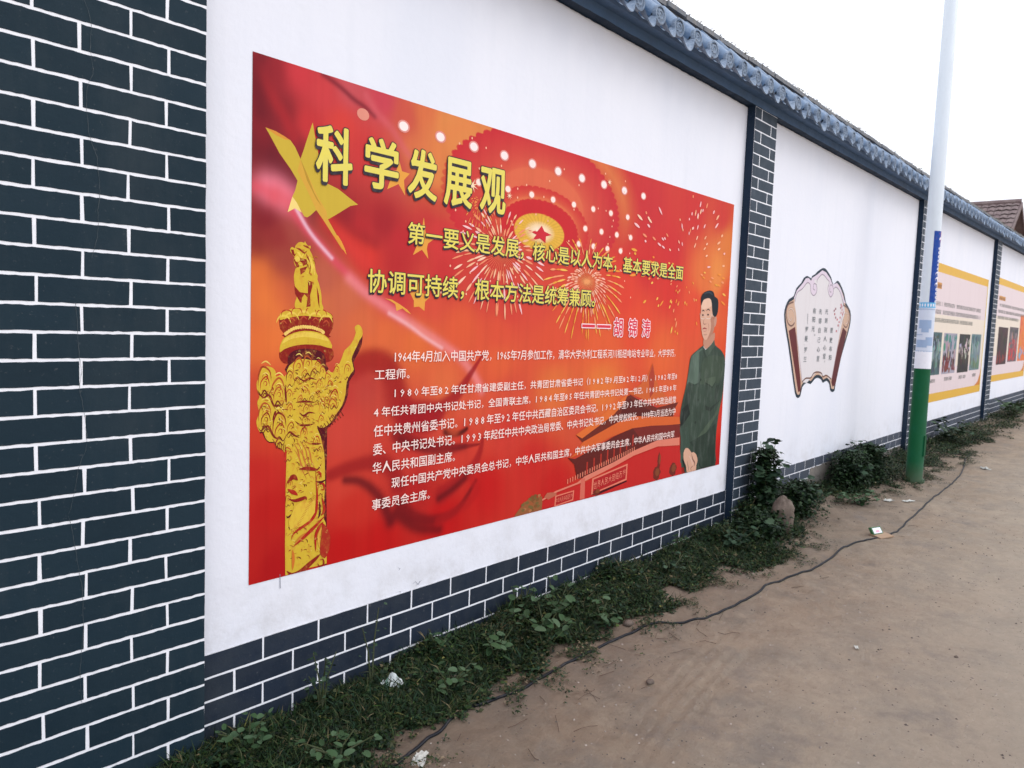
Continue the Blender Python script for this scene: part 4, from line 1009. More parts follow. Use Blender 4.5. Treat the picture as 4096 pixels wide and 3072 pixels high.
it(smooth2([(3.62,0.977),(3.676,0.971),(3.783,1.029),(3.797,0.986),(3.761,0.947),(3.674,0.904),(3.635,0.918),(3.621,0.937)], 2), (190, 142, 118))
it(smooth2([(3.558,1.255),(3.639,1.279),(3.723,1.267),(3.739,1.225),(3.745,1.168),(3.765,1.125),(3.782,1.073),(3.763,1.024),(3.709,0.985),(3.662,0.971),(3.624,0.977),(3.592,1.012),(3.572,1.068),(3.558,1.105),(3.552,1.133),(3.554,1.171),(3.553,1.217)], 2), SK)
it(smooth2([(3.708,1.138),(3.759,1.139),(3.782,1.073),(3.763,1.024),(3.709,0.985),(3.675,0.975),(3.72,1.033),(3.724,1.091)], 2), (180, 130, 106))
it(smooth2([(3.559,1.25),(3.641,1.27),(3.696,1.271),(3.718,1.224),(3.639,1.2),(3.565,1.197)], 2), (232, 196, 170))
it(smooth2([(3.772,1.14),(3.8,1.148),(3.814,1.122),(3.804,1.083),(3.783,1.068),(3.77,1.101)], 2), (192, 146, 126))
it(smooth2([(3.557,1.218),(3.547,1.264),(3.558,1.294),(3.595,1.317),(3.674,1.334),(3.737,1.325),(3.76,1.293),(3.805,1.281),(3.826,1.248),(3.824,1.18),(3.8,1.148),(3.769,1.144),(3.747,1.156),(3.731,1.186),(3.721,1.229),(3.705,1.262),(3.674,1.277),(3.63,1.273),(3.587,1.26),(3.566,1.235)], 2), (26, 34, 42))
it(stroke([(3.583,1.303),(3.665,1.321),(3.733,1.301)], .014), (52, 66, 76))
it(stroke([(3.569,1.176),(3.59,1.185),(3.611,1.178)], .009), (40, 34, 36)); it(stroke([(3.637,1.183),(3.668,1.196),(3.702,1.183)], .009), (40, 34, 36))
it(ellipse(*[(3.588,1.151)][0], .014, .007, 8), (52, 42, 42)); it(ellipse(*[(3.668,1.156)][0], .016, .007, 8), (52, 42, 42))
it(stroke([(3.543,1.161),(3.559,1.129),(3.617,1.126),(3.619,1.159)], .004, False), (226, 214, 200)); it(stroke([(3.635,1.159),(3.647,1.129),(3.712,1.133),(3.72,1.171)], .004, False), (226, 214, 200)); it(stroke([(3.721,1.167),(3.77,1.14)], .004, False), (200, 180, 160))
it(stroke([(3.616,1.135),(3.603,1.095),(3.624,1.085),(3.652,1.091)], .008), (160, 112, 96))
it(stroke([(3.592,1.046),(3.619,1.056),(3.666,1.051)], .011), (150, 62, 62)); it(stroke([(3.597,1.039),(3.63,1.032),(3.666,1.042)], .007), (196, 140, 126)); it(stroke([(3.671,1.099),(3.691,1.071),(3.691,1.033)], .005), (168, 122, 106)); it(stroke([(3.61,1.011),(3.641,1.007),(3.671,1.013)], .006), (176, 130, 112))
it(smooth2([(3.438,0.186),(3.487,0.176),(3.53,0.143),(3.559,0.145),(3.606,0.12),(3.631,0.074),(3.615,0.037),(3.612,-0.001),(3.556,-0.002),(3.507,-0.001),(3.473,0.007),(3.456,0.056),(3.419,0.099),(3.409,0.156)], 2), SK)
it(stroke([(3.531,0.138),(3.555,0.092),(3.589,0.06),(3.582,0.032)], .012), (120, 82, 74)); it(stroke([(3.467,0.093),(3.494,0.033),(3.487,0.005)], .008), (150, 106, 94)); it(stroke([(3.571,0.043),(3.533,0.028),(3.545,0.007)], .007), (150, 106, 94)); it(stroke([(3.493,0.128),(3.537,0.085),(3.561,0.044)], .008), (226, 196, 180))
items = [([(min(max(x, .002), 3.998), min(max(z, .002), 1.998)) for x, z in p], c) for p, c in items if len(p) > 2]
poly_print('man_picture', items, poster, .0134, dy=.00004)

# lettering
T0 = .0152
TITLE = (('科', .270, .455, 1.578, 1.815), ('学', .508, .702, 1.590, 1.812), ('发', .747, .932, 1.583, 1.811), ('展', .968, 1.163, 1.581, 1.811), ('观', 1.209, 1.405, 1.580, 1.812))
for ch, x0, x1, z0, z1 in TITLE:
    o = empty('headline_character'); o.parent = poster
    i_ = .009
    bx_ = [(ch, x0+i_, x1-i_, z0+i_, z1-i_, 'box')]
    fat_text('shade', bx_, T0, INK_DARK, o, .0085, 14, (-.0035, -.011), 3)
    fat_text('outline', bx_, T0+.0006, INK_DARK, o, .0092, 16, (0, 0), 3)
    fat_text('face', bx_, T0+.0012, INK_YELLOW, o, .0052, 10, (0, 0), 3)
for body, x0, x1, z0, z1 in (('第一要义是发展，核心是以人为本，基本要求是全面', .760, 3.262, 1.384, 1.479), ('协调可持续，根本方法是统筹兼顾。', .543, 2.222, 1.155, 1.255)):
    o = empty('subtitle_line'); o.parent = poster
    bx_ = [(body, x0, x1, z0, z1, 'em')]
    fat_text('shade', bx_, T0, INK_DARK, o, .0032, 8, (-.003, -.0075))
    fat_text('outline', bx_, T0+.0006, INK_DARK, o, .0042, 10)
    fat_text('face', bx_, T0+.0012, INK_YELLOW, o, .0013, 6)
o = empty('signature_line'); o.parent = poster
for off, y, mt in ((.055, T0, INK_PALE), (.012, T0+.0006, INK_RED)):
    fat_text('signature', [('胡', 2.437, 2.533, .985, 1.096, 'box'), ('锦', 2.602, 2.698, .985, 1.096, 'box'), ('涛', 2.764, 2.860, .985, 1.096, 'box')], y, mt, o, .0078 if off > .03 else .0022, 12)
    e = off*.12
    b_ = box(([], []), 2.105-e, 2.232+e, -y-.0002, -y, 1.036-e, 1.050+e); box(b_, 2.258-e, 2.398+e, -y-.0002, -y, 1.036-e, 1.050+e)
    mesh('dash', b_[0], b_[1], o, mt)
BODY = (('1964年4月加入中国共产党，1965年7月参加工作，清华大学水利工程系河川枢纽电站专业毕业，大学学历，', .700, 3.215, .878, .052),
 ('工程师。', .589, .790, .800, .046),
 ('１９８０年至８２年任甘肃省建委副主任，共青团甘肃省委书记（１９８２年９月至８２年１２月）。１９８２年至８', .704, 3.253, .715, .044),
 ('４年任共青团中央书记处书记，全国青联主席。１９８４年至８５年任共青团中央书记处第一书记。１９８５年至８８年', .589, 3.253, .6345, .044),
 ('任中共贵州省委书记。１９８８年至９２年任中共西藏自治区委员会书记。１９９２年至９３年任中共中央政治局常', .590, 3.255, .551, .050),
 ('委、中央书记处书记。１９９３年起任中共中央政治局常委、中央书记处书记，中央党校校长。1998年3月当选为中', .589, 3.258, .469, .050),
 ('华人民共和国副主席。', .588, 1.095, .386, .050),
 ('现任中国共产党中央委员会总书记，中华人民共和国主席，中共中央军事委员会主席，中华人民共和国中央军', .698, 3.258, .306, .048),
 ('事委员会主席。', .589, .935, .222, .048))
for body, x0, x1, zc, h in BODY:
    body = ''.join(chr(ord(c_)-0xFEE0)+' ' if 0xFF10 <= ord(c_) <= 0xFF19 else c_ for c_ in body)
    fat_text('text_line', [(body, x0, x1, zc-h*.52, zc+h*.5, 'em')], T0, INK_WHITE, poster, .0004, 4, res=1)['kind'] = 'stuff'
# pencil line across the headline
(a_, b_) = [(0.544,1.788),(1.62,1.784)]
strip('pencil_line', [(a_[0]+(b_[0]-a_[0])*t/30, a_[1]+(b_[1]-a_[1])*t/30+R.uniform(-.0008, .0008)) for t in range(31)], -T0-.002, .0018, flat_mat('pencil', (120, 60, 50)), poster)

# ------------------------------------------------------------------ fan shaped emblem
fan = empty('wall_emblem', (0, 0, 0), label='fan shaped cartouche with vertical grey verse and red blossom on white wall', cat='wall sign')
fan.scale = (1, .5, 1)
FO = smooth2([(7.474,0.626),(7.35,0.585),(7.303,0.559),(7.219,0.534),(7.203,0.509),(7.108,0.527),(7.015,0.502),(6.963,0.455),(6.854,0.4),(6.804,0.327),(6.7,0.296),(6.633,0.233),(6.612,0.155),(6.659,0.036),(6.745,-0.103),(6.88,-0.361),(6.984,-0.554),(7.052,-0.603),(7.123,-0.588),(7.158,-0.506),(7.263,-0.469),(7.369,-0.486),(7.465,-0.442),(7.556,-0.431),(7.655,-0.454),(7.703,-0.486),(7.797,-0.468),(7.889,-0.501),(7.931,-0.568),(7.994,-0.59),(8.065,-0.578),(8.079,-0.503),(8.191,-0.242),(8.355,0.004),(8.418,0.15),(8.38,0.251),(8.222,0.332),(8.158,0.414),(8.002,0.515),(7.91,0.533),(7.809,0.491),(7.734,0.556),(7.627,0.605),(7.554,0.628)], 2)
items = []
it(FO, (34, 52, 66))
it(inset(FO, .030), (206, 176, 152))
it([(7.222,0.516),(7.306,0.543),(7.355,0.558),(7.478,0.606),(7.588,0.593),(7.708,0.544),(7.79,0.487),(7.914,0.514),(8.044,0.458),(8.154,0.364),(8.225,0.317),(8.068,0.34),(6.839,0.285),(6.812,0.31),(6.869,0.383),(6.999,0.453),(7.063,0.501),(7.135,0.511),(7.202,0.488)], (222, 212, 226))
it(smooth2([(6.864,0.207),(6.829,0.276),(6.874,0.357),(6.996,0.403),(7.107,0.464),(7.184,0.45),(7.215,0.375),(7.291,0.353),(7.362,0.383),(7.363,0.447),(7.276,0.497),(7.364,0.512),(7.485,0.567),(7.628,0.529),(7.704,0.496),(7.668,0.437),(7.744,0.364),(7.829,0.393),(7.819,0.445),(7.894,0.469),(8.02,0.427),(8.167,0.304),(8.208,0.225),(8.155,0.143),(8.049,-0.14),(7.938,-0.458),(7.786,-0.414),(7.692,-0.43),(7.532,-0.373),(7.383,-0.421),(7.137,-0.459),(6.938,-0.013),(6.901,0.129)], 2), (224, 224, 226))
it([(6.736,0.015),(6.879,0.053),(6.932,-0.049),(7.107,-0.458),(7.122,-0.542),(7.06,-0.548),(6.85,-0.182)], (100, 40, 42)); it([(8.185,0.073),(8.312,0.029),(8.191,-0.242),(8.074,-0.523),(7.988,-0.535),(7.944,-0.488),(8.064,-0.14)], (92, 38, 42))
for c_ in ([(6.806,0.275),(6.687,0.244),(6.654,0.174),(6.701,0.089),(6.786,0.06),(6.861,0.092),(6.856,0.163),(6.783,0.213),(6.716,0.202),(6.708,0.141),(6.766,0.108),(6.796,0.135)], [(8.136,0.303),(8.298,0.269),(8.362,0.189),(8.333,0.107),(8.277,0.075),(8.194,0.104),(8.192,0.184),(8.245,0.226),(8.313,0.198),(8.316,0.127),(8.268,0.115)]):
    it(stroke(c_, .016, False), (120, 92, 84)); it(stroke(c_[5:], .010, False), (226, 206, 190))
for c_ in ([(6.841,0.276),(6.874,0.357),(6.996,0.403),(7.107,0.464),(7.184,0.45),(7.214,0.384),(7.29,0.356),(7.361,0.392),(7.349,0.456),(7.282,0.466),(7.265,0.423),(7.306,0.407)], [(7.356,0.484),(7.364,0.512),(7.485,0.567),(7.628,0.529),(7.688,0.505),(7.66,0.436),(7.744,0.364),(7.821,0.407),(7.793,0.473),(7.721,0.478),(7.719,0.42),(7.763,0.413)], [(7.819,0.445),(7.894,0.469),(8.02,0.427),(8.167,0.304)]):
    it(stroke(c_, .009, False), (150, 140, 152))
it(stroke([(7.137,-0.459),(7.23,-0.426),(7.358,-0.425),(7.428,-0.384),(7.532,-0.373),(7.643,-0.39),(7.691,-0.425),(7.786,-0.414),(7.938,-0.458)], .014, False), (110, 76, 62))
it(stroke([(6.926,-0.013),(7.035,-0.229),(7.14,-0.45)], .009, False), (180, 150, 160)); it(stroke([(8.142,0.062),(8.051,-0.15),(7.951,-0.448)], .009, False), (180, 150, 160))
for x, z in [(7.884,0.234),(7.906,0.2),(7.942,0.167),(7.989,0.149),(8.053,0.125),(8.074,0.171),(8.077,0.301),(8.068,0.27),(8.117,0.252),(8.153,0.223),(8.093,0.221),(8.142,0.203),(8.031,0.09),(7.99,0.032),(7.924,0.255),(8.105,0.282)]:
    blob(x, z, .018, .013, R.choice([(196, 110, 120), (176, 80, 92), (206, 150, 150), (150, 100, 110)]), 10)
it(stroke([(8.06,0.379),(8.175,0.264),(8.11,0.142),(8.018,0.01)], .006), (150, 130, 130))
poly_print('emblem_picture', items, fan, .0035, dy=.0001)
ch = []
def col_text(s, pts, w=.085, h=.058):
    for c_, (x, z) in zip(s, pts): ch.append((c_, x, z, w, h))
col_text('要散布阳', [(7.844,0.037),(7.849,-0.061),(7.853,-0.149),(7.859,-0.236)]); col_text('光到别人心里，', [(7.668,0.217),(7.669,0.129),(7.672,0.039),(7.676,-0.049),(7.682,-0.136),(7.685,-0.221),(7.727,-0.256)])
col_text('先得自己心里', [(7.498,0.211),(7.502,0.122),(7.503,0.032),(7.507,-0.061),(7.511,-0.153),(7.515,-0.242)]); col_text('有阳光。', [(7.335,0.213),(7.332,0.131),(7.333,0.043),(7.408,0.002)])
col_text('罗曼·罗兰', [(7.167,0.034),(7.168,-0.051),(7.153,-0.106),(7.174,-0.157),(7.173,-0.244)])
multi_text('verse_lettering', ch, .0085, INK_GREY, fan, .006, 1)
strip('verse_dash', [(7.166,0.182),(7.176,0.082)], -.0085, .004, INK_GREY, fan)

# ------------------------------------------------------------------ two yellow bordered notice posters
def rect(x0, x1, z0, z1): return [(x0, z0), (x1, z0), (x1, z1), (x0, z1)]
def board(label, x0, x1, z0, z1, photos, rows, heads, caps, red=None):
    bd = empty('notice_poster', (0, 0, 0), label=label, cat='poster', group='yellow bordered notice posters')
    items.clear()
    it(rect(x0, x1, z0, z1), (224, 180, 66)); 
    bw = .055
    c_ = rect(x0+bw, x1-bw, z0+.125, z1-.125)
    it(rect(x0+bw, x1-bw, z0+.125, z1-.125), (226, 214, 216)); it(rect(x0+bw, x1-bw, z0+.5, z1-.72), (230, 222, 206))
    it([(x1-.5, z0+.1249), (x1-.25, z0+.19), (x1-.12, z0+.30), (x1-.055, z0+.42), (x1-.055, z0+.1249)], (206, 128, 52))
    it([(x1-.5, z0+.125), (x1-.30, z0+.20), (x1-.16, z0+.33), (x1-.10, z0+.5), (x1-.5, z0+.5)], (228, 214, 214))
    it([(x1-.055, z0), (x1, z0), (x1, z1), (x1-.055, z1-.1)], (226, 196, 84))
    poly_print('border_sheet', list(items), bd, .0035, dy=.0004)
    items.clear()
    for (a, b_, c1, h_) in heads:
        it(rect(a, b_, c1, c1+h_), (206, 150, 70))
        for k in range(4): it(rect(a+(b_-a)*(k+.1)/4, a+(b_-a)*(k+.8)/4, c1+.01, c1+h_*.7), (140, 90, 50))
    for (a, b_, zc, h_) in rows:
        x = a
        while x < b_:
            w_ = R.uniform(.035, .06)
            if R.random() > .08:
                for s in range(3): it(rect(x+R.uniform(0, w_*.3), x+w_*R.uniform(.6, .85), zc-h_/2+h_*s/3, zc-h_/2+h_*(s+.62)/3), R.choice([(120, 126, 122), (146, 150, 146), (104, 112, 110)]))
                it(rect(x+w_*.35, x+w_*.5, zc-h_/2, zc+h_/2), (126, 130, 126))
            x += w_*1.12
    poly_print('small_print', list(items), bd, .0055, dy=.000003)['kind'] = 'stuff'
    for ph, (r_, pal) in enumerate(photos):
        items.clear(); (a, b_, c1, d1) = r_
        it(rect(a, b_, c1, d1), pal[0])
        for k in range(70):
            cx = R.uniform(a+.05, b_-.05); t = R.random(); cz = c1+.05+(d1-c1-.1)*t
            rx = min(R.uniform(.02, .08), cx-a, b_-cx); rz = min(R.uniform(.03, .13), cz-c1, d1-cz)
            band = pal[1+int(min(.999, max(0, t+R.uniform(-.15, .15)))*(len(pal)-1))]
            it([(cx+rx*(.6+.4*R.random())*math.cos(2*math.pi*q_/9), cz+rz*(.6+.4*R.random())*math.sin(2*math.pi*q_/9)) for q_ in range(9)], tuple(int(min(255, max(0, v+R.uniform(-16, 16)))) for v in band))
        poly_print('photograph', list(items), bd, .0055, dy=.00003)
    return bd
def bx4(p): return (min(v[0] for v in p), max(v[0] for v in p), min(v[1] for v in p), max(v[1] for v in p))
ph3 = [(bx4([(11.87,0.074),(12.543,0.08),(12.574,-0.538),(11.911,-0.533)]), [(70, 100, 104), (60, 84, 88), (110, 136, 138), (130, 152, 152), (50, 72, 74)]),
       (bx4([(12.709,0.063),(13.579,0.076),(13.596,-0.538),(12.772,-0.535)]), [(160, 160, 175), (120, 50, 46), (40, 38, 50), (170, 150, 150), (70, 130, 126)]),
       (bx4([(13.771,0.072),(14.549,0.073),(14.588,-0.546),(13.837,-0.539)]), [(38, 40, 40), (30, 32, 34), (60, 48, 46), (190, 180, 190), (44, 52, 48)]),
       (bx4([(14.7,0.083),(15.475,0.084),(15.521,-0.529),(14.748,-0.527)]), [(104, 134, 138), (100, 122, 96), (120, 142, 140), (124, 148, 154), (70, 104, 110)])]
rt3 = [(11.93,0.492),(15.25,0.511),(11.864,0.376),(15.279,0.387),(11.903,0.257),(14.626,0.263)]
rows3 = [(11.95, rt3[1][0], rt3[0][1], .062), (11.95, rt3[3][0], rt3[2][1], .062), (11.95, rt3[5][0], rt3[4][1], .062)]
cp3 = [(11.949,-0.602),(12.309,-0.62),(12.923,-0.6),(13.477,-0.615),(13.936,-0.607),(14.458,-0.618),(14.998,-0.606),(15.279,-0.614)]
rows3 += [(cp3[i][0], cp3[i+1][0], cp3[i+1][1], .055) for i in (0, 2, 4, 6)]
hd = [(11.875,0.659),(12.338,0.723)]
board('yellow bordered notice poster with four photographs, right behind the lamp post', 11.72, 15.775, -.93, 1.055, ph3, rows3, [(11.95, hd[1][0]-.02, .70, .085)], [])
ph4 = [(bx4([(17.169,0.234),(18.209,0.253),(18.264,-0.481),(17.268,-0.472)]), [(60, 36, 40), (130, 40, 44), (54, 40, 48), (50, 34, 36), (66, 46, 44)]),
       (bx4([(18.448,0.258),(19.463,0.276),(19.558,-0.445),(18.527,-0.443)]), [(100, 90, 96), (206, 52, 44), (196, 60, 60), (150, 130, 136), (52, 62, 60)]),
       (bx4([(19.721,0.477),(21.437,0.555),(21.471,-0.441),(19.803,-0.442)]), [(222, 120, 60), (110, 180, 214), (226, 150, 60), (222, 120, 60), (214, 60, 56)])]
rt4 = [(17.072,0.671),(20.084,0.735),(16.957,0.55),(20.147,0.628),(16.945,0.436),(19.466,0.489)]
rows4 = [(rt4[0][0], 20.2, rt4[0][1], .06), (rt4[2][0], 20.2, rt4[2][1], .06), (rt4[4][0], rt4[5][0], rt4[4][1], .06)]
hd = [(16.942,0.836),(17.63,0.862)]
board('yellow bordered notice poster past the fourth pillar with orange chart', 16.50, 20.85, -.80, 1.17, ph4, rows4, [(hd[0][0], hd[1][0], .76, .08)], [])

# ------------------------------------------------------------------ lamp post
LX, LY = 9.0, -.588
LZ = ground_h(LX, LY)
post = empty('lamp_post', (LX, LY, LZ), label='tall white metal pole with green base and blue sticker in front of wall', cat='lamp post')
def lathe(name, prof, mat, parent, seg=32, a0=0., a1=2*math.pi):
    vs = []; fs = []; n = seg if a1-a0 > 6.28 else seg+1
    for r, z in prof:
        for k in range(n):
            a = a0+(a1-a0)*k/seg; vs.append((r*math.cos(a), r*math.sin(a), z))
    for i in range(len(prof)-1):
        for k in range(seg): fs.append((i*n+k, i*n+(k+1) % n, (i+1)*n+(k+1) % n, (i+1)*n+k))
    return mesh(name, vs, fs, parent, mat, True)
def pr(z): return .083-.0115*min(z, 6)/3.2
M = Mat('white_enamel', rough=.4, spec=.3).base((.66, .72, .78)); M.mix(M.rampf(M.noise(9, 5, .6, (1, 1, .3)), .5, .75, 0, .3), (.5, .54, .58)); M.mix(M.rampf(M.noise(30, 6, .8, (1, 1, .3)), .64, .76, 0, .5), (.40, .38, .36)); ENAMEL = M.done()
M = Mat('green_enamel', rough=.55, spec=.12).base((.001, .068, .022)); M.mix(M.rampf(M.noise(7, 6, .7), .5, .75, 0, .5), (.004, .085, .045))
M.mix(M.rampf(M.noise(40, 6, .8), .66, .74, 0, .6), (.10, .11, .09)); M.mix(M.rampf(pos_z(M)[2], -1.32, -1.58, 0, .5), (.10, .08, .06)); GREEN = M.done()
zg = 1.215
lathe('pole', [(pr(zg), zg), (pr(3), 3), (pr(5.6), 5.6), (.05, 5.62), (0.0, 5.63)], ENAMEL, post)
lathe('painted_base', [(.105, -.1), (.105, .02), (pr(.03)+.001, .03), (pr(zg)+.001, zg), (pr(zg), zg+.001)], GREEN, post)
mesh('inspection_door', *box(([], []), -.035, .035, -pr(.4)-.005, -pr(.4)+.02, .28, .5), post, GREEN)
va = math.atan2(-DIST-LY, 0-LX)      # towards the camera
PW = flat_mat('sticker_pale', (204, 212, 228)); PB = flat_mat('sticker_blue', (18, 66, 150)); PC = flat_mat('sticker_light_blue', (92, 176, 222)); PWH = flat_mat('sticker_white', (232, 232, 240)); PR_ = flat_mat('sticker_red', (206, 50, 62)); PG = flat_mat('sticker_mark', (150, 172, 204))
def wrap(name, z0, z1, a0, a1, mat, parent, lift=.0015, seg=24):
    return lathe(name, [(pr(z0)+lift, z0), (pr(z1)+lift, z1)], mat, parent, seg, va+a0, va+a1)
zz0 = 1.4
wrap('paper_notice', 1.215, 1.86, -1.7, 1.7, PW, post)
wrap('paper_notice', 1.216, 1.40, -1.6, 1.6, PWH, post, .0022)
wrap('sticker_band', 1.86, 1.915, -1.75, 1.75, PC, post, .002)
for k in range(9):
    a = -1.4+k*.35
    wrap('dot', 1.872, 1.902, a, a+.18, PWH, post, .003, 5)
for k in range(14):
    a = -1.2+.17*k; wrap('print_mark', 1.838, 1.850, a, a+.11, PG, post, .0028, 3)
for (z0, z1, a0, a1) in ((1.64, 1.73, -.9, .7), (1.60, 1.66, -.5, .4), (1.44, 1.52, -1.2, .3), (1.46, 1.55, .1, 1.1), (1.395, 1.405, -1.4, 1.4), (1.57, 1.578, -1.3, -.3)):
    wrap('print_mark', z0, z1, a0, a1, PG, post, .003, 8)
lb = wrap('blue_sticker', 1.915, 2.66, .16, 1.95, PB, post, .0018)
# lettering running up the sticker, wrapping out of sight to the right
def wrap_poly(pts, name, mat, lift=.0032):
    P3 = [Vector((a, b_, 0)) for a, b_ in pts]; tri = tessellate_polygon([P3])
    vs = []
    for a, z in pts:
        r = pr(z)+lift; vs.append((r*math.cos(va+a), r*math.sin(va+a), z))
    mesh(name, vs, [tuple(t) for t in tri], lb, mat)
wrap_poly([(.45, 2.585), (.9, 2.635), (1.4, 2.655), (1.5, 2.60), (1.5, 2.545), (.95, 2.535)], 'emblem', PR_)
wrap_poly([(.95, 2.585), (1.3, 2.60), (1.3, 2.575), (.95, 2.562)], 'emblem_mark', PWH, .0045)
z = 2.50
for g_ in 'MYVVNNOOOMMMM':
    h_ = .062 if g_ == 'O' else .046
    if g_ == 'O':
        wrap_poly([(1.35+.60*math.cos(q_), z-h_/2+h_*.46*math.sin(q_)) for q_ in np.linspace(math.pi*.5, math.pi*1.5, 9)], 'letter', PWH)
    else:
        wrap_poly([(.95, z-h_*.25), (1.35, z-h_*.05), (1.35, z-h_*.3), (1.1, z-h_*.45), (1.35, z-h_*.6), (1.35, z-h_*.9), (.95, z-h_*.65)], 'letter', PWH)
    z -= h_*.92

# ------------------------------------------------------------------ farmhouse behind the wall
house = empty('farmhouse', (33, 8, 0), label='old farmhouse with dark tiled roof and red brick gable beyond the wall', cat='house')
M = Mat('old_roof_tile', rough=.8).base((.16, .115, .115)); oi = M.n('ShaderNodeObjectInfo'); M.mix(M.rampf(M.noise(3, 6, .7), .4, .7, 0, .8), (.24, .19, .18)); M.mix(M.rampf(M.noise(8, 5), .6, .75, 0, .8), (.3, .24, .22)); M.bump(M.noise(20), .02); OLDT = M.done()
M = Mat('red_brick', rough=.9).base((.16, .07, .055)); bt = M.n('ShaderNodeTexBrick'); bt.inputs['Scale'].default_value = 3.2; bt.inputs['Color1'].default_value = (.17, .075, .06, 1); bt.inputs['Color2'].default_value = (.12, .055, .05, 1); bt.inputs['Mortar'].default_value = (.2, .17, .16, 1)
mp = M.n('ShaderNodeMapping'); gg = M.n('ShaderNodeNewGeometry'); mp.inputs['Rotation'].default_value = (math.radians(90), 0, 0); M.l(gg.outputs['Position'], mp.inputs[0]); M.l(mp.outputs[0], bt.inputs[0]); M.col = bt.outputs[0]; RBR = M.done()
M = Mat('pale_wood', rough=.8).base((.42, .30, .22)); PALE = M.done()
M = Mat('dark_glass', rough=.15, spec=.5).base((.02, .022, .025)); GLASS = M.done()
# local coords: x -3.2..3.2 across ridge, y -5.8 (gable by lane) .. 8
RZ, EZ = 4.98, 2.9
vs = []; fs = []
for y in (-5.7, 8):
    vs += [(-2.9, y, -1.6), (2.9, y, -1.6), (2.9, y, EZ), (0, y, RZ-.12), (-2.9, y, EZ)]
fs = [(0, 1, 2, 3, 4), (9, 8, 7, 6, 5), (0, 4, 9, 5), (1, 6, 7, 2)]
mesh('wall', vs, fs, house, RBR)
roof = mesh('roof', [(-3.3, -5.95, EZ-.28), (0, -5.95, RZ), (3.3, -5.95, EZ-.28), (-3.3, 8.2, EZ-.28), (0, 8.2, RZ), (3.3, 8.2, EZ-.28), (-3.3, -5.95, EZ-.40), (0, -5.95, RZ-.12), (3.3, -5.95, EZ-.40), (-3.3, 8.2, EZ-.40), (0, 8.2, RZ-.12), (3.3, 8.2, EZ-.40)],
            [(0, 3, 4, 1), (1, 4, 5, 2), (6, 7, 10, 9), (7, 8, 11, 10), (0, 1, 7, 6), (1, 2, 8, 7), (3, 9, 10, 4), (4, 10, 11, 5), (0, 6, 9, 3), (2, 5, 11, 8)], house, OLDT)
b = ([], [])
sl = math.atan2(RZ-EZ+.28, 3.3)
vs = []; fs = []
for side in (-1, 1):
    for r in range(13):
        t = r/13
        x = -3.3*(1-t); z = EZ-.28+(RZ-EZ+.28)*t
        y = -5.93
        while y < 8.1:
            n = len(vs); w_ = .23; hh = .035+R.uniform(0, .03)
            x2 = -3.3*(1-t-.085); z2 = EZ-.28+(RZ-EZ+.28)*(t+.085)
            for yy in (y, y+w_/2, y+w_): 
                vs.append((side*-x*-1 if side < 0 else -x, yy, z+hh+(.03 if yy == y+w_/2 else 0))); vs.append((x2 if side < 0 else -x2, yy, z2+.004+(.03 if yy == y+w_/2 else 0)))
                if side < 0: vs[-2] = (x, yy, vs[-2][2])
            fs += [(n, n+1, n+3, n+2), (n+2, n+3, n+5, n+4)]
            y += w_+.01
tl = mesh('roof_tiles', vs, fs, house, OLDT); tl['kind'] = 'stuff'
mesh('ridge_cap', *tube(([], []), [(0, -5.95, RZ+.03), (0, 8.2, RZ+.03)], .11, 8), house, OLDT)
for s in (-1, 1):
    mesh('barge_board', [(0, -5.99, RZ+.02), (s*3.32, -5.99, EZ-.28), (s*3.32, -5.99, EZ-.44), (0, -5.99, RZ-.16), (0, -5.95, RZ+.02), (s*3.32, -5.95, EZ-.28), (s*3.32, -5.95, EZ-.44), (0, -5.95, RZ-.16)], [(0, 1, 2, 3), (7, 6, 5, 4), (0, 4, 5, 1), (3, 2, 6, 7), (1, 5, 6, 2)], house, OLDT)
for wx in (-1.35, .75):
    w_ = mesh('window', *box(([], []), wx-.02, wx+1.02, -5.72, -5.69, .9, 3.2), house, PALE)
    for q_ in (0, 1): mesh('pane', *box(([], []), wx+.06+q_*.48, wx+.46+q_*.48, -5.735, -5.721, 1.0, 3.1), w_, GLASS)
mesh('corner_post', *box(([], []), -.32, -.12, -5.76, -5.70, -1.6, 4.3), house, PALE)

# ------------------------------------------------------------------ cable, litter, stone
CBL = [(1.753,-0.577),(1.877,-0.555),(2.052,-0.526),(2.23,-0.497),(2.428,-0.547),(2.681,-0.544),(3.123,-0.554),(3.542,-0.597),(3.831,-0.74),(4.402,-0.8),(4.707,-0.782),(5.273,-0.867),(5.992,-0.869),(6.433,-0.977),(6.737,-1.009),(7.603,-0.965),(8.426,-0.928),(9.599,-0.89)]
CBL = [(.9, -.70), (1.35, -.62)]+CBL+[(10.4, -.80), (11.2, -.68), (12.0, -.62)]
cp = catmull([(x, y, 0) for x, y in CBL], 10)
M = Mat('black_rubber', rough=.55, spec=.25).base((.006, .008, .013)); M.mix(M.rampf(M.noise(30, 5), .5, .7, 0, .3), (.11, .095, .08)); RUB = M.done()
c = mesh('cable', *tube(([], []), [(p.x, p.y, ground_h(p.x, p.y)+.005+.004*abs(noise.noise(Vector((p.x*2, 0, 0))))) for p in cp], .0068, 8), None, RUB, True)
tag(c, 'black cable snaking along the foot of the verge on the bare earth', 'cable')

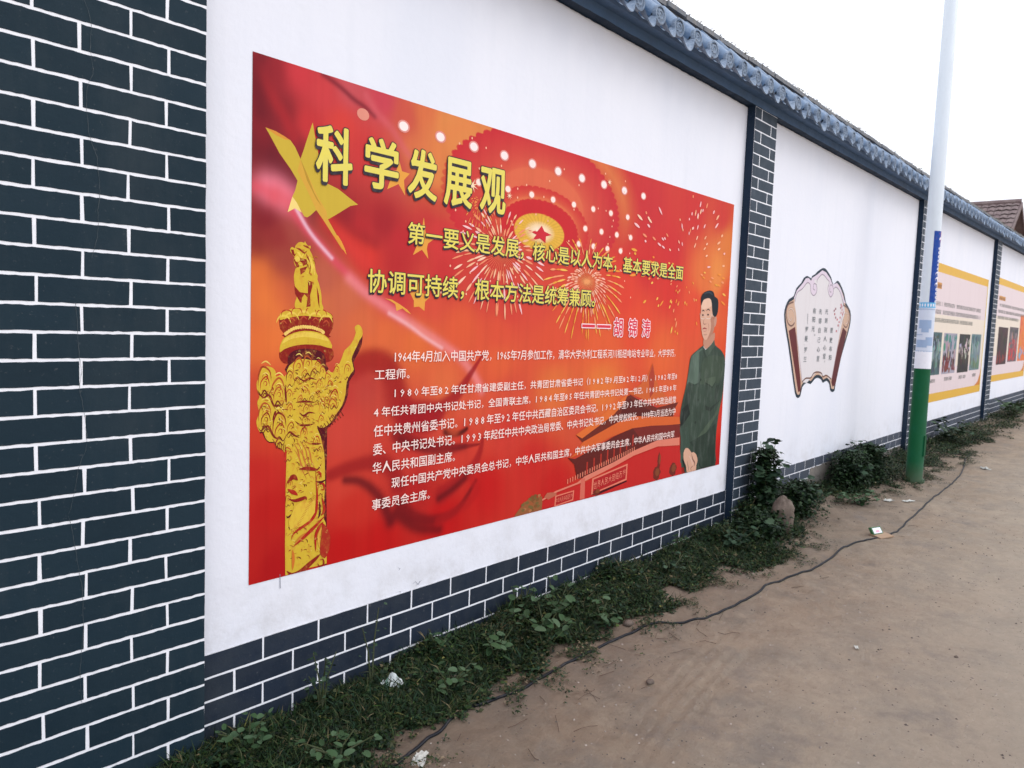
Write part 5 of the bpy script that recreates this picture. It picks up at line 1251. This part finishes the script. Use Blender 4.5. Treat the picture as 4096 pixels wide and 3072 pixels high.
def rock_mesh(name, sx, sy_, sz, mat, seed=0, sub=16, amp=.25):
    vs = []; fs = []
    for i in range(sub+1):
        th = math.pi*i/sub
        for k in range(sub*2):
            ph = math.pi*k/sub
            v = Vector((math.sin(th)*math.cos(ph), math.sin(th)*math.sin(ph), math.cos(th)))
            d = 1+amp*noise.noise(v*1.4+Vector((seed, 0, 0)))+.12*noise.noise(v*4+Vector((0, seed, 0)))
            vs.append((v.x*sx*d, v.y*sy_*d, v.z*sz*d))
    n = sub*2
    for i in range(sub):
        for k in range(n): fs.append((i*n+k, i*n+(k+1) % n, (i+1)*n+(k+1) % n, (i+1)*n+k))
    me = bpy.data.meshes.new(name); me.from_pydata(vs, [], fs); me.polygons.foreach_set('use_smooth', [True]*len(fs)); me.materials.append(mat); return me
M = Mat('field_stone', rough=.9, spec=.2).base((.22, .175, .145)); M.mix(M.rampf(M.noise(9, 6, .7), .4, .7), (.12, .095, .08)); M.bump(M.noise(18, 10, .75), .03); STONE = M.done()
o = link('stone', rock_mesh('stone', .10, .09, .155, STONE, 3), None, loc=(5.82, -.40, ground_h(5.82, -.40)+.13)); o.rotation_euler = (.1, -.25, .4)
tag(o, 'upright brown field stone half hidden in leaves by the second pillar', 'stone')
for i, (x, y, s, lb_) in enumerate(((2.98, -.93, .022, 'small grey stone on the earth, nearest one below the twigs'), (4.35, -1.9, .012, 'small dark pebble out on the open lane'), (3.47, -.50, .032, 'flat pale stone showing beside the cable'), (2.35, -.30, .05, 'pinkish stone among weeds at the foot of the painted plinth'))):
    o = link('stone', rock_mesh('stone', s, s*.8, s*.5, STONE, 10+i, 8), None, loc=(x, y, ground_h(x, y)+s*.25)); tag(o, lb_, 'stone')

def crumple(name, x, y, w, h, mat, label, cat, seed, hgt=.0, n=12, tilt=0.):
    vs = []; fs = []
    gh = ground_h(x, y)
    for j in range(n+1):
        for i in range(n+1):
            a, b_ = i/n-.5, j/n-.5
            v = Vector((a*3+seed, b_*3, seed))
            vs.append((a*w*(1+.3*noise.noise(v)), b_*h*(1+.3*noise.noise(v*1.3)), .006+.35*min(w, h)*abs(noise.noise(v*1.6))+.02*noise.noise(v*4)*.5+hgt*math.exp(-(a*a+b_*b_)*14)))
    for j in range(n):
        for i in range(n):
            k = j*(n+1)+i; fs += [(k, k+1, k+n+2), (k, k+n+2, k+n+1)]
    o = mesh(name, vs, fs, None, mat); o.location = (x, y, gh+(.035 if hgt > .04 else 0)); o.rotation_euler = (0, tilt, R.uniform(0, 3))
    return tag(o, label, cat)
PAPER = flat_mat('white_paper', (182, 182, 176), .7)
M = Mat('printed_wrapper', rough=.4).base((.55, .6, .6)); M.mix(M.rampf(M.noise(14, 3), .5, .56, 0, .8), (.15, .34, .22)); WRAP = M.done()
crumple('plastic_wrapper', 2.10, -.17, .075, .085, WRAP, 'crumpled white and green plastic wrapper lying in the weeds', 'wrapper', 2, .045, 14).rotation_euler[2] = .4
crumple('paper_scrap', [(1.854,-0.617)][0][0], [(1.854,-0.617)][0][1], .05, .09, PAPER, 'torn white paper scrap on the earth beside the near end of the cable', 'paper', 5, .01, 8)
(pa, pb, pc, pd) = [(7.806,-0.657),(7.956,-0.793),(10.57,-1.004),(6.923,-0.214)]
crumple('paper_scrap', *pa, .10, .06, PAPER, 'pale paper scrap on the bare earth left of the green pole base, nearer one', 'paper', 8, .01)
crumple('paper_scrap', *pb, .12, .05, PAPER, 'pale paper scrap closest to the foot of the green pole', 'paper', 9, .01)
crumple('paper_scrap', *pc, .12, .08, PAPER, 'pale paper scrap on the lane to the right of the pole', 'paper', 11, .01)
(pe,) = [(4.069,-1.501)]
crumple('paper_scrap', *pe, .02, .035, PAPER, 'tiny white scrap alone in the middle of the lane', 'paper', 12, .0, 5)
kx, ky = 6.44, -.965
kz = ground_h(kx, ky)
pk = empty('carton_packet', (kx, ky, kz), label='small white packet with green edge leaning on tan cardboard over the cable', cat='packet')
pk.rotation_euler = (0, 0, math.radians(-20)); pk.scale = (.8, .8, .6)
CARD = flat_mat('cardboard', (158, 132, 108), .8); PKG = flat_mat('packet_green', (52, 100, 62)); PKW = flat_mat('packet_white', (224, 222, 232)); PKR = flat_mat('packet_pink', (226, 160, 180))
o = mesh('cardboard_base', [(-.10, -.07, .012), (.09, -.08, .02), (.10, .05, .035), (-.09, .06, .03), (-.10, -.07, .0), (.09, -.08, .002), (.10, .05, .005), (-.09, .06, .005)], [(0, 1, 2, 3), (0, 4, 5, 1), (1, 5, 6, 2), (2, 6, 7, 3), (3, 7, 4, 0)], pk, CARD)
b = ([], []); box(b, -.09, .06, .0, .03, .03, .125); o = mesh('packet_body', b[0], b[1], pk, PKG); o.rotation_euler = (math.radians(-28), 0, 0)
b = ([], []); box(b, -.076, .046, -.002, -.0005, .042, .112); o2 = mesh('packet_label', b[0], b[1], o, PKW)
b = ([], []); box(b, -.04, .01, -.004, -.0025, .055, .08); mesh('packet_mark', b[0], b[1], o2, PKR)

# twigs
TW = flat_mat('twig', (92, 72, 60), .9)
tw = ([], [])
for k in range(46):
    x = R.uniform(1.9, 4.0) if k < 32 else R.uniform(4.5, 8.5); y = R.uniform(-.95, -.60) if k < 32 else R.uniform(-1.1, -.6)
    a = R.uniform(0, math.pi); l = R.uniform(.03, .14)
    pts = []
    for s in range(4):
        xx = x+math.cos(a)*l*(s/3-.5); yy = y+math.sin(a)*l*(s/3-.5)+R.uniform(-.0025, .0025)
        pts.append((xx, yy, ground_h(xx, yy)+.003+R.uniform(0, .006)))
    tube(tw, pts, .0008+R.uniform(0, .0007), 5)
o = mesh('twigs', tw[0], tw[1], None, TW); tag(o, 'scattered dry twigs and stalks on the earth beside the cable', kind='stuff')
# pebbles and grit
PB_ = ([], [])
def pebble(b, x, y, s):
    vs, fs = b; n = len(vs); z = ground_h(x, y)
    for (a, c_, d_) in ((1, 0, 0), (-1, 0, 0), (0, 1, 0), (0, -1, 0), (0, 0, .8), (0, 0, -.6)):
        vs.append((x+a*s*R.uniform(.6, 1.2), y+c_*s*R.uniform(.6, 1.2), z+d_*s*R.uniform(.6, 1.1)))
    fs += [tuple(n+i for i in f) for f in ((0, 2, 4), (2, 1, 4), (1, 3, 4), (3, 0, 4), (2, 0, 5), (1, 2, 5), (3, 1, 5), (0, 3, 5))]
for k in range(5200):
    x = .8+9*R.random()**1.3; y = R.uniform(-2.7, -.5); pebble(PB_, x, y, R.choice([.002, .003, .003, .004, .005, .007]) * R.uniform(.6, 1.3))
M = Mat('grit', rough=.9).base((.11, .09, .08)); M.mix(M.rampf(M.noise(9, 2), .45, .55), (.36, .31, .27)); GRIT = M.done()
o = mesh('grit', PB_[0], PB_[1], None, GRIT); tag(o, 'loose grit and tiny pebbles strewn over the lane', kind='stuff')

# ------------------------------------------------------------------ vegetation
M = Mat('leaf', rough=.55, spec=.16).attr()
LEAF = M.done()
def edge_y(x):
    return float(np.interp(x, [.5, 1.3, 1.7, 2.0, 2.5, 3.0, 3.6, 4.4, 5.2, 5.7, 6.1, 6.6, 7.4, 8.2, 9.0, 9.6, 10.9, 12.7, 14.3, 18.7, 30], [-.58, -.58, -.57, -.53, -.54, -.53, -.58, -.50, -.66, -.66, -.50, -.25, -.34, -.50, -.74, -.62, -.70, -.55, -.85, -.5, -.5]))
def scatter(n, x0, x1, dens=None):
    xs_ = []; k = 0
    X = N.uniform(x0, x1, n*2); T = N.beta(1.0, 1.25, n*2)
    Y = np.empty(n*2); keep = np.zeros(n*2, bool)
    for i in range(n*2):
        e = edge_y(X[i])+.07*fbm(X[i], 0, 3.0, 3, 2); Y[i] = -.015+(e+.015)*T[i]
        m_ = fbm(X[i], Y[i], 2.6, 3, 17)
        thr = -.42+1.3*max(0, T[i]-.55)+.35*fbm(X[i], Y[i], 9, 2, 40)
        if X[i] > 6.2: thr += .22
        if 6.75 < X[i] < 7.7 and T[i] < .8: thr += .35
        keep[i] = m_+N.uniform(-.28, .22) > thr
    return X[keep][:n], Y[keep][:n], T[keep][:n]
GR = np.array([(.012, .030, .010), (.020, .045, .014), (.009, .022, .010), (.034, .058, .018), (.016, .042, .022), (.050, .058, .024)])
def cover(name, n, x0, x1, label, hscale=1., lw=(.010, .032)):
    X, Y, T = scatter(n, x0, x1)
    k = len(X)
    H = np.array([.012+.13*(1-t)**.7*(.25+1.5*abs(fbm(x, y, 3.2, 4, 30)))*float(np.interp(x, [1, 2.0, 2.7, 3.6, 5.0, 5.6], [.30, .42, .9, .8, .6, 1.])) for x, y, t in zip(X, Y, T)])*hscale
    Zg = np.array([ground_h(x, y) for x, y in zip(X, Y)])
    hh = N.uniform(0, 1, k)**.8*H
    P = np.stack([X, np.minimum(Y+N.normal(0, .01, k), -.012), Zg+hh], 1)
    kind = N.uniform(0, 1, k)
    L_ = np.where(kind < .16, N.uniform(.03, .085, k), N.uniform(lw[0], lw[1], k)); W_ = np.where(kind < .16, N.uniform(.003, .005, k), L_*N.uniform(.45, .75, k))
    d = np.stack([N.normal(0, 1, k), N.normal(-.25, 1, k), np.where(kind < .16, N.uniform(.3, 2., k), N.uniform(-.2, .7, k))], 1); d = unit(d)
    nr = unit(np.stack([N.normal(0, .45, k), N.normal(-.3, .45, k), np.ones(k)], 1))
    c = GR[N.integers(0, len(GR), k)]*N.uniform(.3, 1.3, (k, 1))
    lt_ = N.uniform(0, 1, k) < .05; c[lt_] *= np.array([2.6, 2.2, 1.6])
    dry = N.uniform(0, 1, k) < .03; c[dry] = np.array((.16, .13, .07))*N.uniform(.6, 1.2, (dry.sum(), 1))
    o = leafset(name, P, L_, W_, d, nr, c, None, LEAF); return tag(o, label, kind='stuff')
def sprinkle(n, x0, x1):
    X = N.uniform(x0, x1, n*3); T = np.abs(N.normal(0, .10, n*3)); Y = np.array([edge_y(x) for x in X])+.06-T
    keep = np.array([fbm(x, y, 5.5, 3, 61) for x, y in zip(X, Y)]) > .08
    X, Y = X[keep][:n], Y[keep][:n]; k = len(X)
    P = np.stack([X, Y, np.array([ground_h(x, y) for x, y in zip(X, Y)])+N.uniform(.002, .022, k)], 1)
    L_ = N.uniform(.008, .024, k); d = unit(np.stack([N.normal(0, 1, k), N.normal(0, 1, k), N.uniform(-.05, .6, k)], 1)); nr = unit(np.stack([N.normal(0, .3, k), N.normal(0, .3, k), np.ones(k)], 1))
    c = GR[N.integers(0, len(GR), k)]*N.uniform(.6, 1.4, (k, 1)); dry = N.uniform(0, 1, k) < .22; c[dry] = np.array((.13, .10, .065))*N.uniform(.5, 1.5, (dry.sum(), 1))
    return tag(leafset('creeping_weed', P, L_, L_*N.uniform(.25, .6, k), d, nr, c, None, LEAF), 'thin creeping weeds and dead leaves along the ragged verge edge', kind='stuff')
sprinkle(11000, 1.2, 12)
cover('weed_cover', 62000, .9, 3.4, 'dense low green weeds and grass at the foot of the wall, nearest stretch')
cover('weed_cover', 52000, 3.4, 7.2, 'low green weeds and grass in front of the painted plinth, up to the second pillar', 1.05, (.012, .030))
cover('weed_cover', 26000, 7.2, 14, 'tufts of weeds around the lamp post', .95, (.016, .034))
cover('weed_cover', 15000, 14, 29, 'grassy verge at the far end of the wall', .95, (.02, .045))

def leaf_me(kind, col, name='leaf', shape='oval'):
    n = 12; pts = []
    for k in range(n):
        a = 2*math.pi*k/n
        r = 1.0
        if shape == 'lobed': r = .82+.18*math.cos(a*5)
        x = .36*r*math.sin(a) if shape == 'oval' else .5*r*math.sin(a); y = .5-.5*math.cos(a)*r
        if shape == 'oval': x *= (1-.25*y)
        pts.append((x, y, .10*abs(x)*2-.22*y*y))
    vs = [(0, .5, -.055)]+pts
    fs = [(0, 1+k, 1+(k+1) % n) for k in range(n)]
    me = bpy.data.meshes.new(name); me.from_pydata(vs, [], fs)
    me.polygons.foreach_set('use_smooth', [True]*len(fs))
    ca = me.color_attributes.new('Col', 'FLOAT_COLOR', 'POINT'); ca.data.foreach_set('color', np.tile([*col, 1], (len(vs), 1)).astype('f').ravel())
    me.materials.append(LEAF); return me
OV = [leaf_me(0, c, 'leaf', 'oval') for c in ((.035, .075, .03), (.05, .095, .045), (.026, .055, .022), (.06, .105, .055))]
LO = [leaf_me(0, c, 'leaf', 'lobed') for c in ((.018, .04, .022), (.03, .062, .034), (.012, .028, .016), (.045, .08, .045))]
STEM = flat_mat('stem', (58, 66, 38), .8)
def plant(name, x, y, h, spread, nst, nl, meshes, s0, s1, label, cat, group=None, droop=.3):
    z = ground_h(x, y)
    root = empty(name, (x, y, z), label=label, cat=cat, group=group)
    st = ([], []); spots = []
    for k in range(nst):
        a = 2*math.pi*k/nst+R.uniform(-.4, .4); sp_ = spread*R.uniform(.3, 1)
        top = Vector((math.cos(a)*sp_, math.sin(a)*sp_*.75, h*R.uniform(.6, 1)))
        if y+top.y > -.07: top.y = -.07-y
        midp = Vector((top.x*.35, top.y*.35, top.z*.6))
        tube(st, [(0, 0, -.02), midp, top], [.005, .0035, .002], 5)
        for j in range(max(1, nl//nst)):
            t = R.uniform(.25, 1.02)
            p = midp*(2*t) if t < .5 else midp.lerp(top, (t-.5)*2)
            spots.append(p+Vector((R.uniform(-.03, .03), R.uniform(-.03, .03), R.uniform(-.02, .02))))
    mesh('stem', st[0], st[1], root, STEM)
    for p in spots:
        if y+p.y > -.05: p.y = -.05-y
        o = link('leaf', R.choice(meshes), root, loc=tuple(p))
        s = R.uniform(s0, s1); o.scale = (s, s, s)
        o.rotation_euler = (R.uniform(-droop, .6), R.uniform(-.5, .5), R.uniform(0, 6.28))
    return root
plant('broadleaf_weed', 2.62, -.30, .17, .15, 5, 34, OV, .035, .055, 'low broad leaved weed, nearest of the row along the cable', 'weed', 'broad leaved weeds in the verge')
plant('broadleaf_weed', 2.95, -.33, .20, .17, 6, 42, OV, .04, .062, 'broad oval leaved weed in the middle of the verge before the plinth', 'weed', 'broad leaved weeds in the verge')
plant('broadleaf_weed', 3.18, -.22, .24, .16, 6, 40, OV, .04, .06, 'tallest broad leaved weed against the painted plinth bricks', 'weed', 'broad leaved weeds in the verge')
plant('broadleaf_weed', 3.35, -.40, .15, .15, 5, 30, OV, .035, .055, 'broad leaved weed at the cable edge, furthest of the row', 'weed', 'broad leaved weeds in the verge')
plant('broadleaf_weed', 2.25, -.36, .14, .15, 5, 34, OV, .028, .045, 'small broad leaved weed right of the plastic wrapper', 'weed', 'broad leaved weeds in the verge')
plant('broadleaf_weed', 3.02, -.12, .26, .12, 5, 34, OV, .035, .055, 'upright broad leaved weed closest to the wall in the row', 'weed', 'broad leaved weeds in the verge')
plant('broadleaf_weed', 1.62, -.42, .12, .18, 6, 44, OV, .025, .042, 'low round leaved weed nearest the camera side of the verge', 'weed', 'broad leaved weeds in the verge')
plant('broadleaf_weed', 4.3, -.28, .15, .2, 6, 40, LO, .03, .05, 'small leaved weed midway between the broad leaved row and the second pillar', 'weed', 'broad leaved weeds in the verge')
plant('climbing_weed', 1.78, -.10, .30, .15, 4, 44, LO, .018, .032, 'thin dark weed climbing over the plinth beside the near pier', 'weed')
plant('sprig', 2.05, -.08, .38, .06, 2, 12, LO, .014, .022, 'single thin sprig reaching above the plinth top', 'weed')
plant('tall_weed', 4.75, -.10, .20, .08, 4, 30, OV, .02, .035, 'slim leafy weed against the plinth shortly before the second pillar', 'weed')
plant('tall_weed', 2.42, -.10, .17, .07, 3, 22, OV, .02, .036, 'slim yellow green weed by the plinth just right of the plastic wrapper', 'weed')
plant('tall_weed', 1.42, -.16, .16, .16, 5, 40, OV, .025, .04, 'bright leafy weed at the corner of the near brick pier', 'weed')
plant('mallow_bush', 5.95, -.20, .68, .17, 9, 150, LO, .06, .105, 'tall dark round leaved bush growing against the second pillar', 'bush')
plant('mallow_bush', 5.42, -.40, .22, .20, 7, 70, LO, .05, .085, 'low dark round leaved bush spilling in front of the stone', 'bush')
plant('mallow_bush', 6.42, -.34, .36, .26, 9, 120, LO, .05, .085, 'low spreading round leaved bush on the far side of the stone', 'bush')
plant('mallow_bush', 5.15, -.35, .18, .24, 7, 60, LO, .04, .07, 'small round leaved plant before the second pillar foot', 'bush')
plant('mallow_bush', 8.1, -.22, .38, .36, 11, 170, LO, .05, .09, 'dense dark bush against the wall left of the lamp post', 'bush')
plant('mallow_bush', 8.62, -.24, .44, .30, 9, 130, LO, .05, .09, 'dark bush directly behind the green pole base', 'bush')
plant('mallow_bush', 7.42, -.52, .12, .36, 12, 110, OV, .035, .06, 'low bright green plant at the edge of the lane before the lamp post', 'bush')
plant('mallow_bush', 12.4, -.25, .35, .5, 8, 70, LO, .07, .11, 'low bush beneath the first notice poster', 'bush')
plant('mallow_bush', 17.2, -.35, .40, .8, 9, 80, OV, .08, .13, 'low bush at the far end beneath the second notice poster', 'bush')

# leaf mass that fills the inside of the bushes
def mass(name, blobs, n, lw, label):
    Ps = []; Cs = []
    for (x, y, rx, ry, h_, w) in blobs:
        k = int(n*w)
        p = N.normal(0, .45, (k, 3)); p[:, 2] = np.abs(N.uniform(0, 1, k))
        X = x+p[:, 0]*rx*(1-.4*p[:, 2]); Y = np.minimum(y+p[:, 1]*ry*(1-.3*p[:, 2]), -.03)
        Z = np.array([ground_h(a, b_) for a, b_ in zip(X, Y)])+p[:, 2]*h_
        Ps.append(np.stack([X, Y, Z], 1))
    P = np.concatenate(Ps); k = len(P)
    L_ = N.uniform(lw[0], lw[1], k); d = unit(np.stack([N.normal(0, 1, k), N.normal(-.3, 1, k), N.uniform(-.4, .8, k)], 1))
    nr = unit(np.stack([N.normal(0, .5, k), N.normal(-.4, .5, k), np.ones(k)], 1))
    c = GR[N.integers(0, 3, k)]*N.uniform(.5, 1.2, (k, 1))
    o = leafset(name, P, L_, L_*.7, d, nr, c, None, LEAF); return tag(o, label, kind='stuff')
mass('undergrowth', [(5.95, -.18, .16, .12, .6, .22), (5.55, -.35, .35, .22, .2, .15), (6.4, -.28, .35, .22, .28, .18), (8.1, -.2, .45, .2, .36, .28), (8.65, -.22, .3, .2, .38, .24)], 14000, (.02, .045), 'dark undergrowth packed beneath the bushes along the wall')
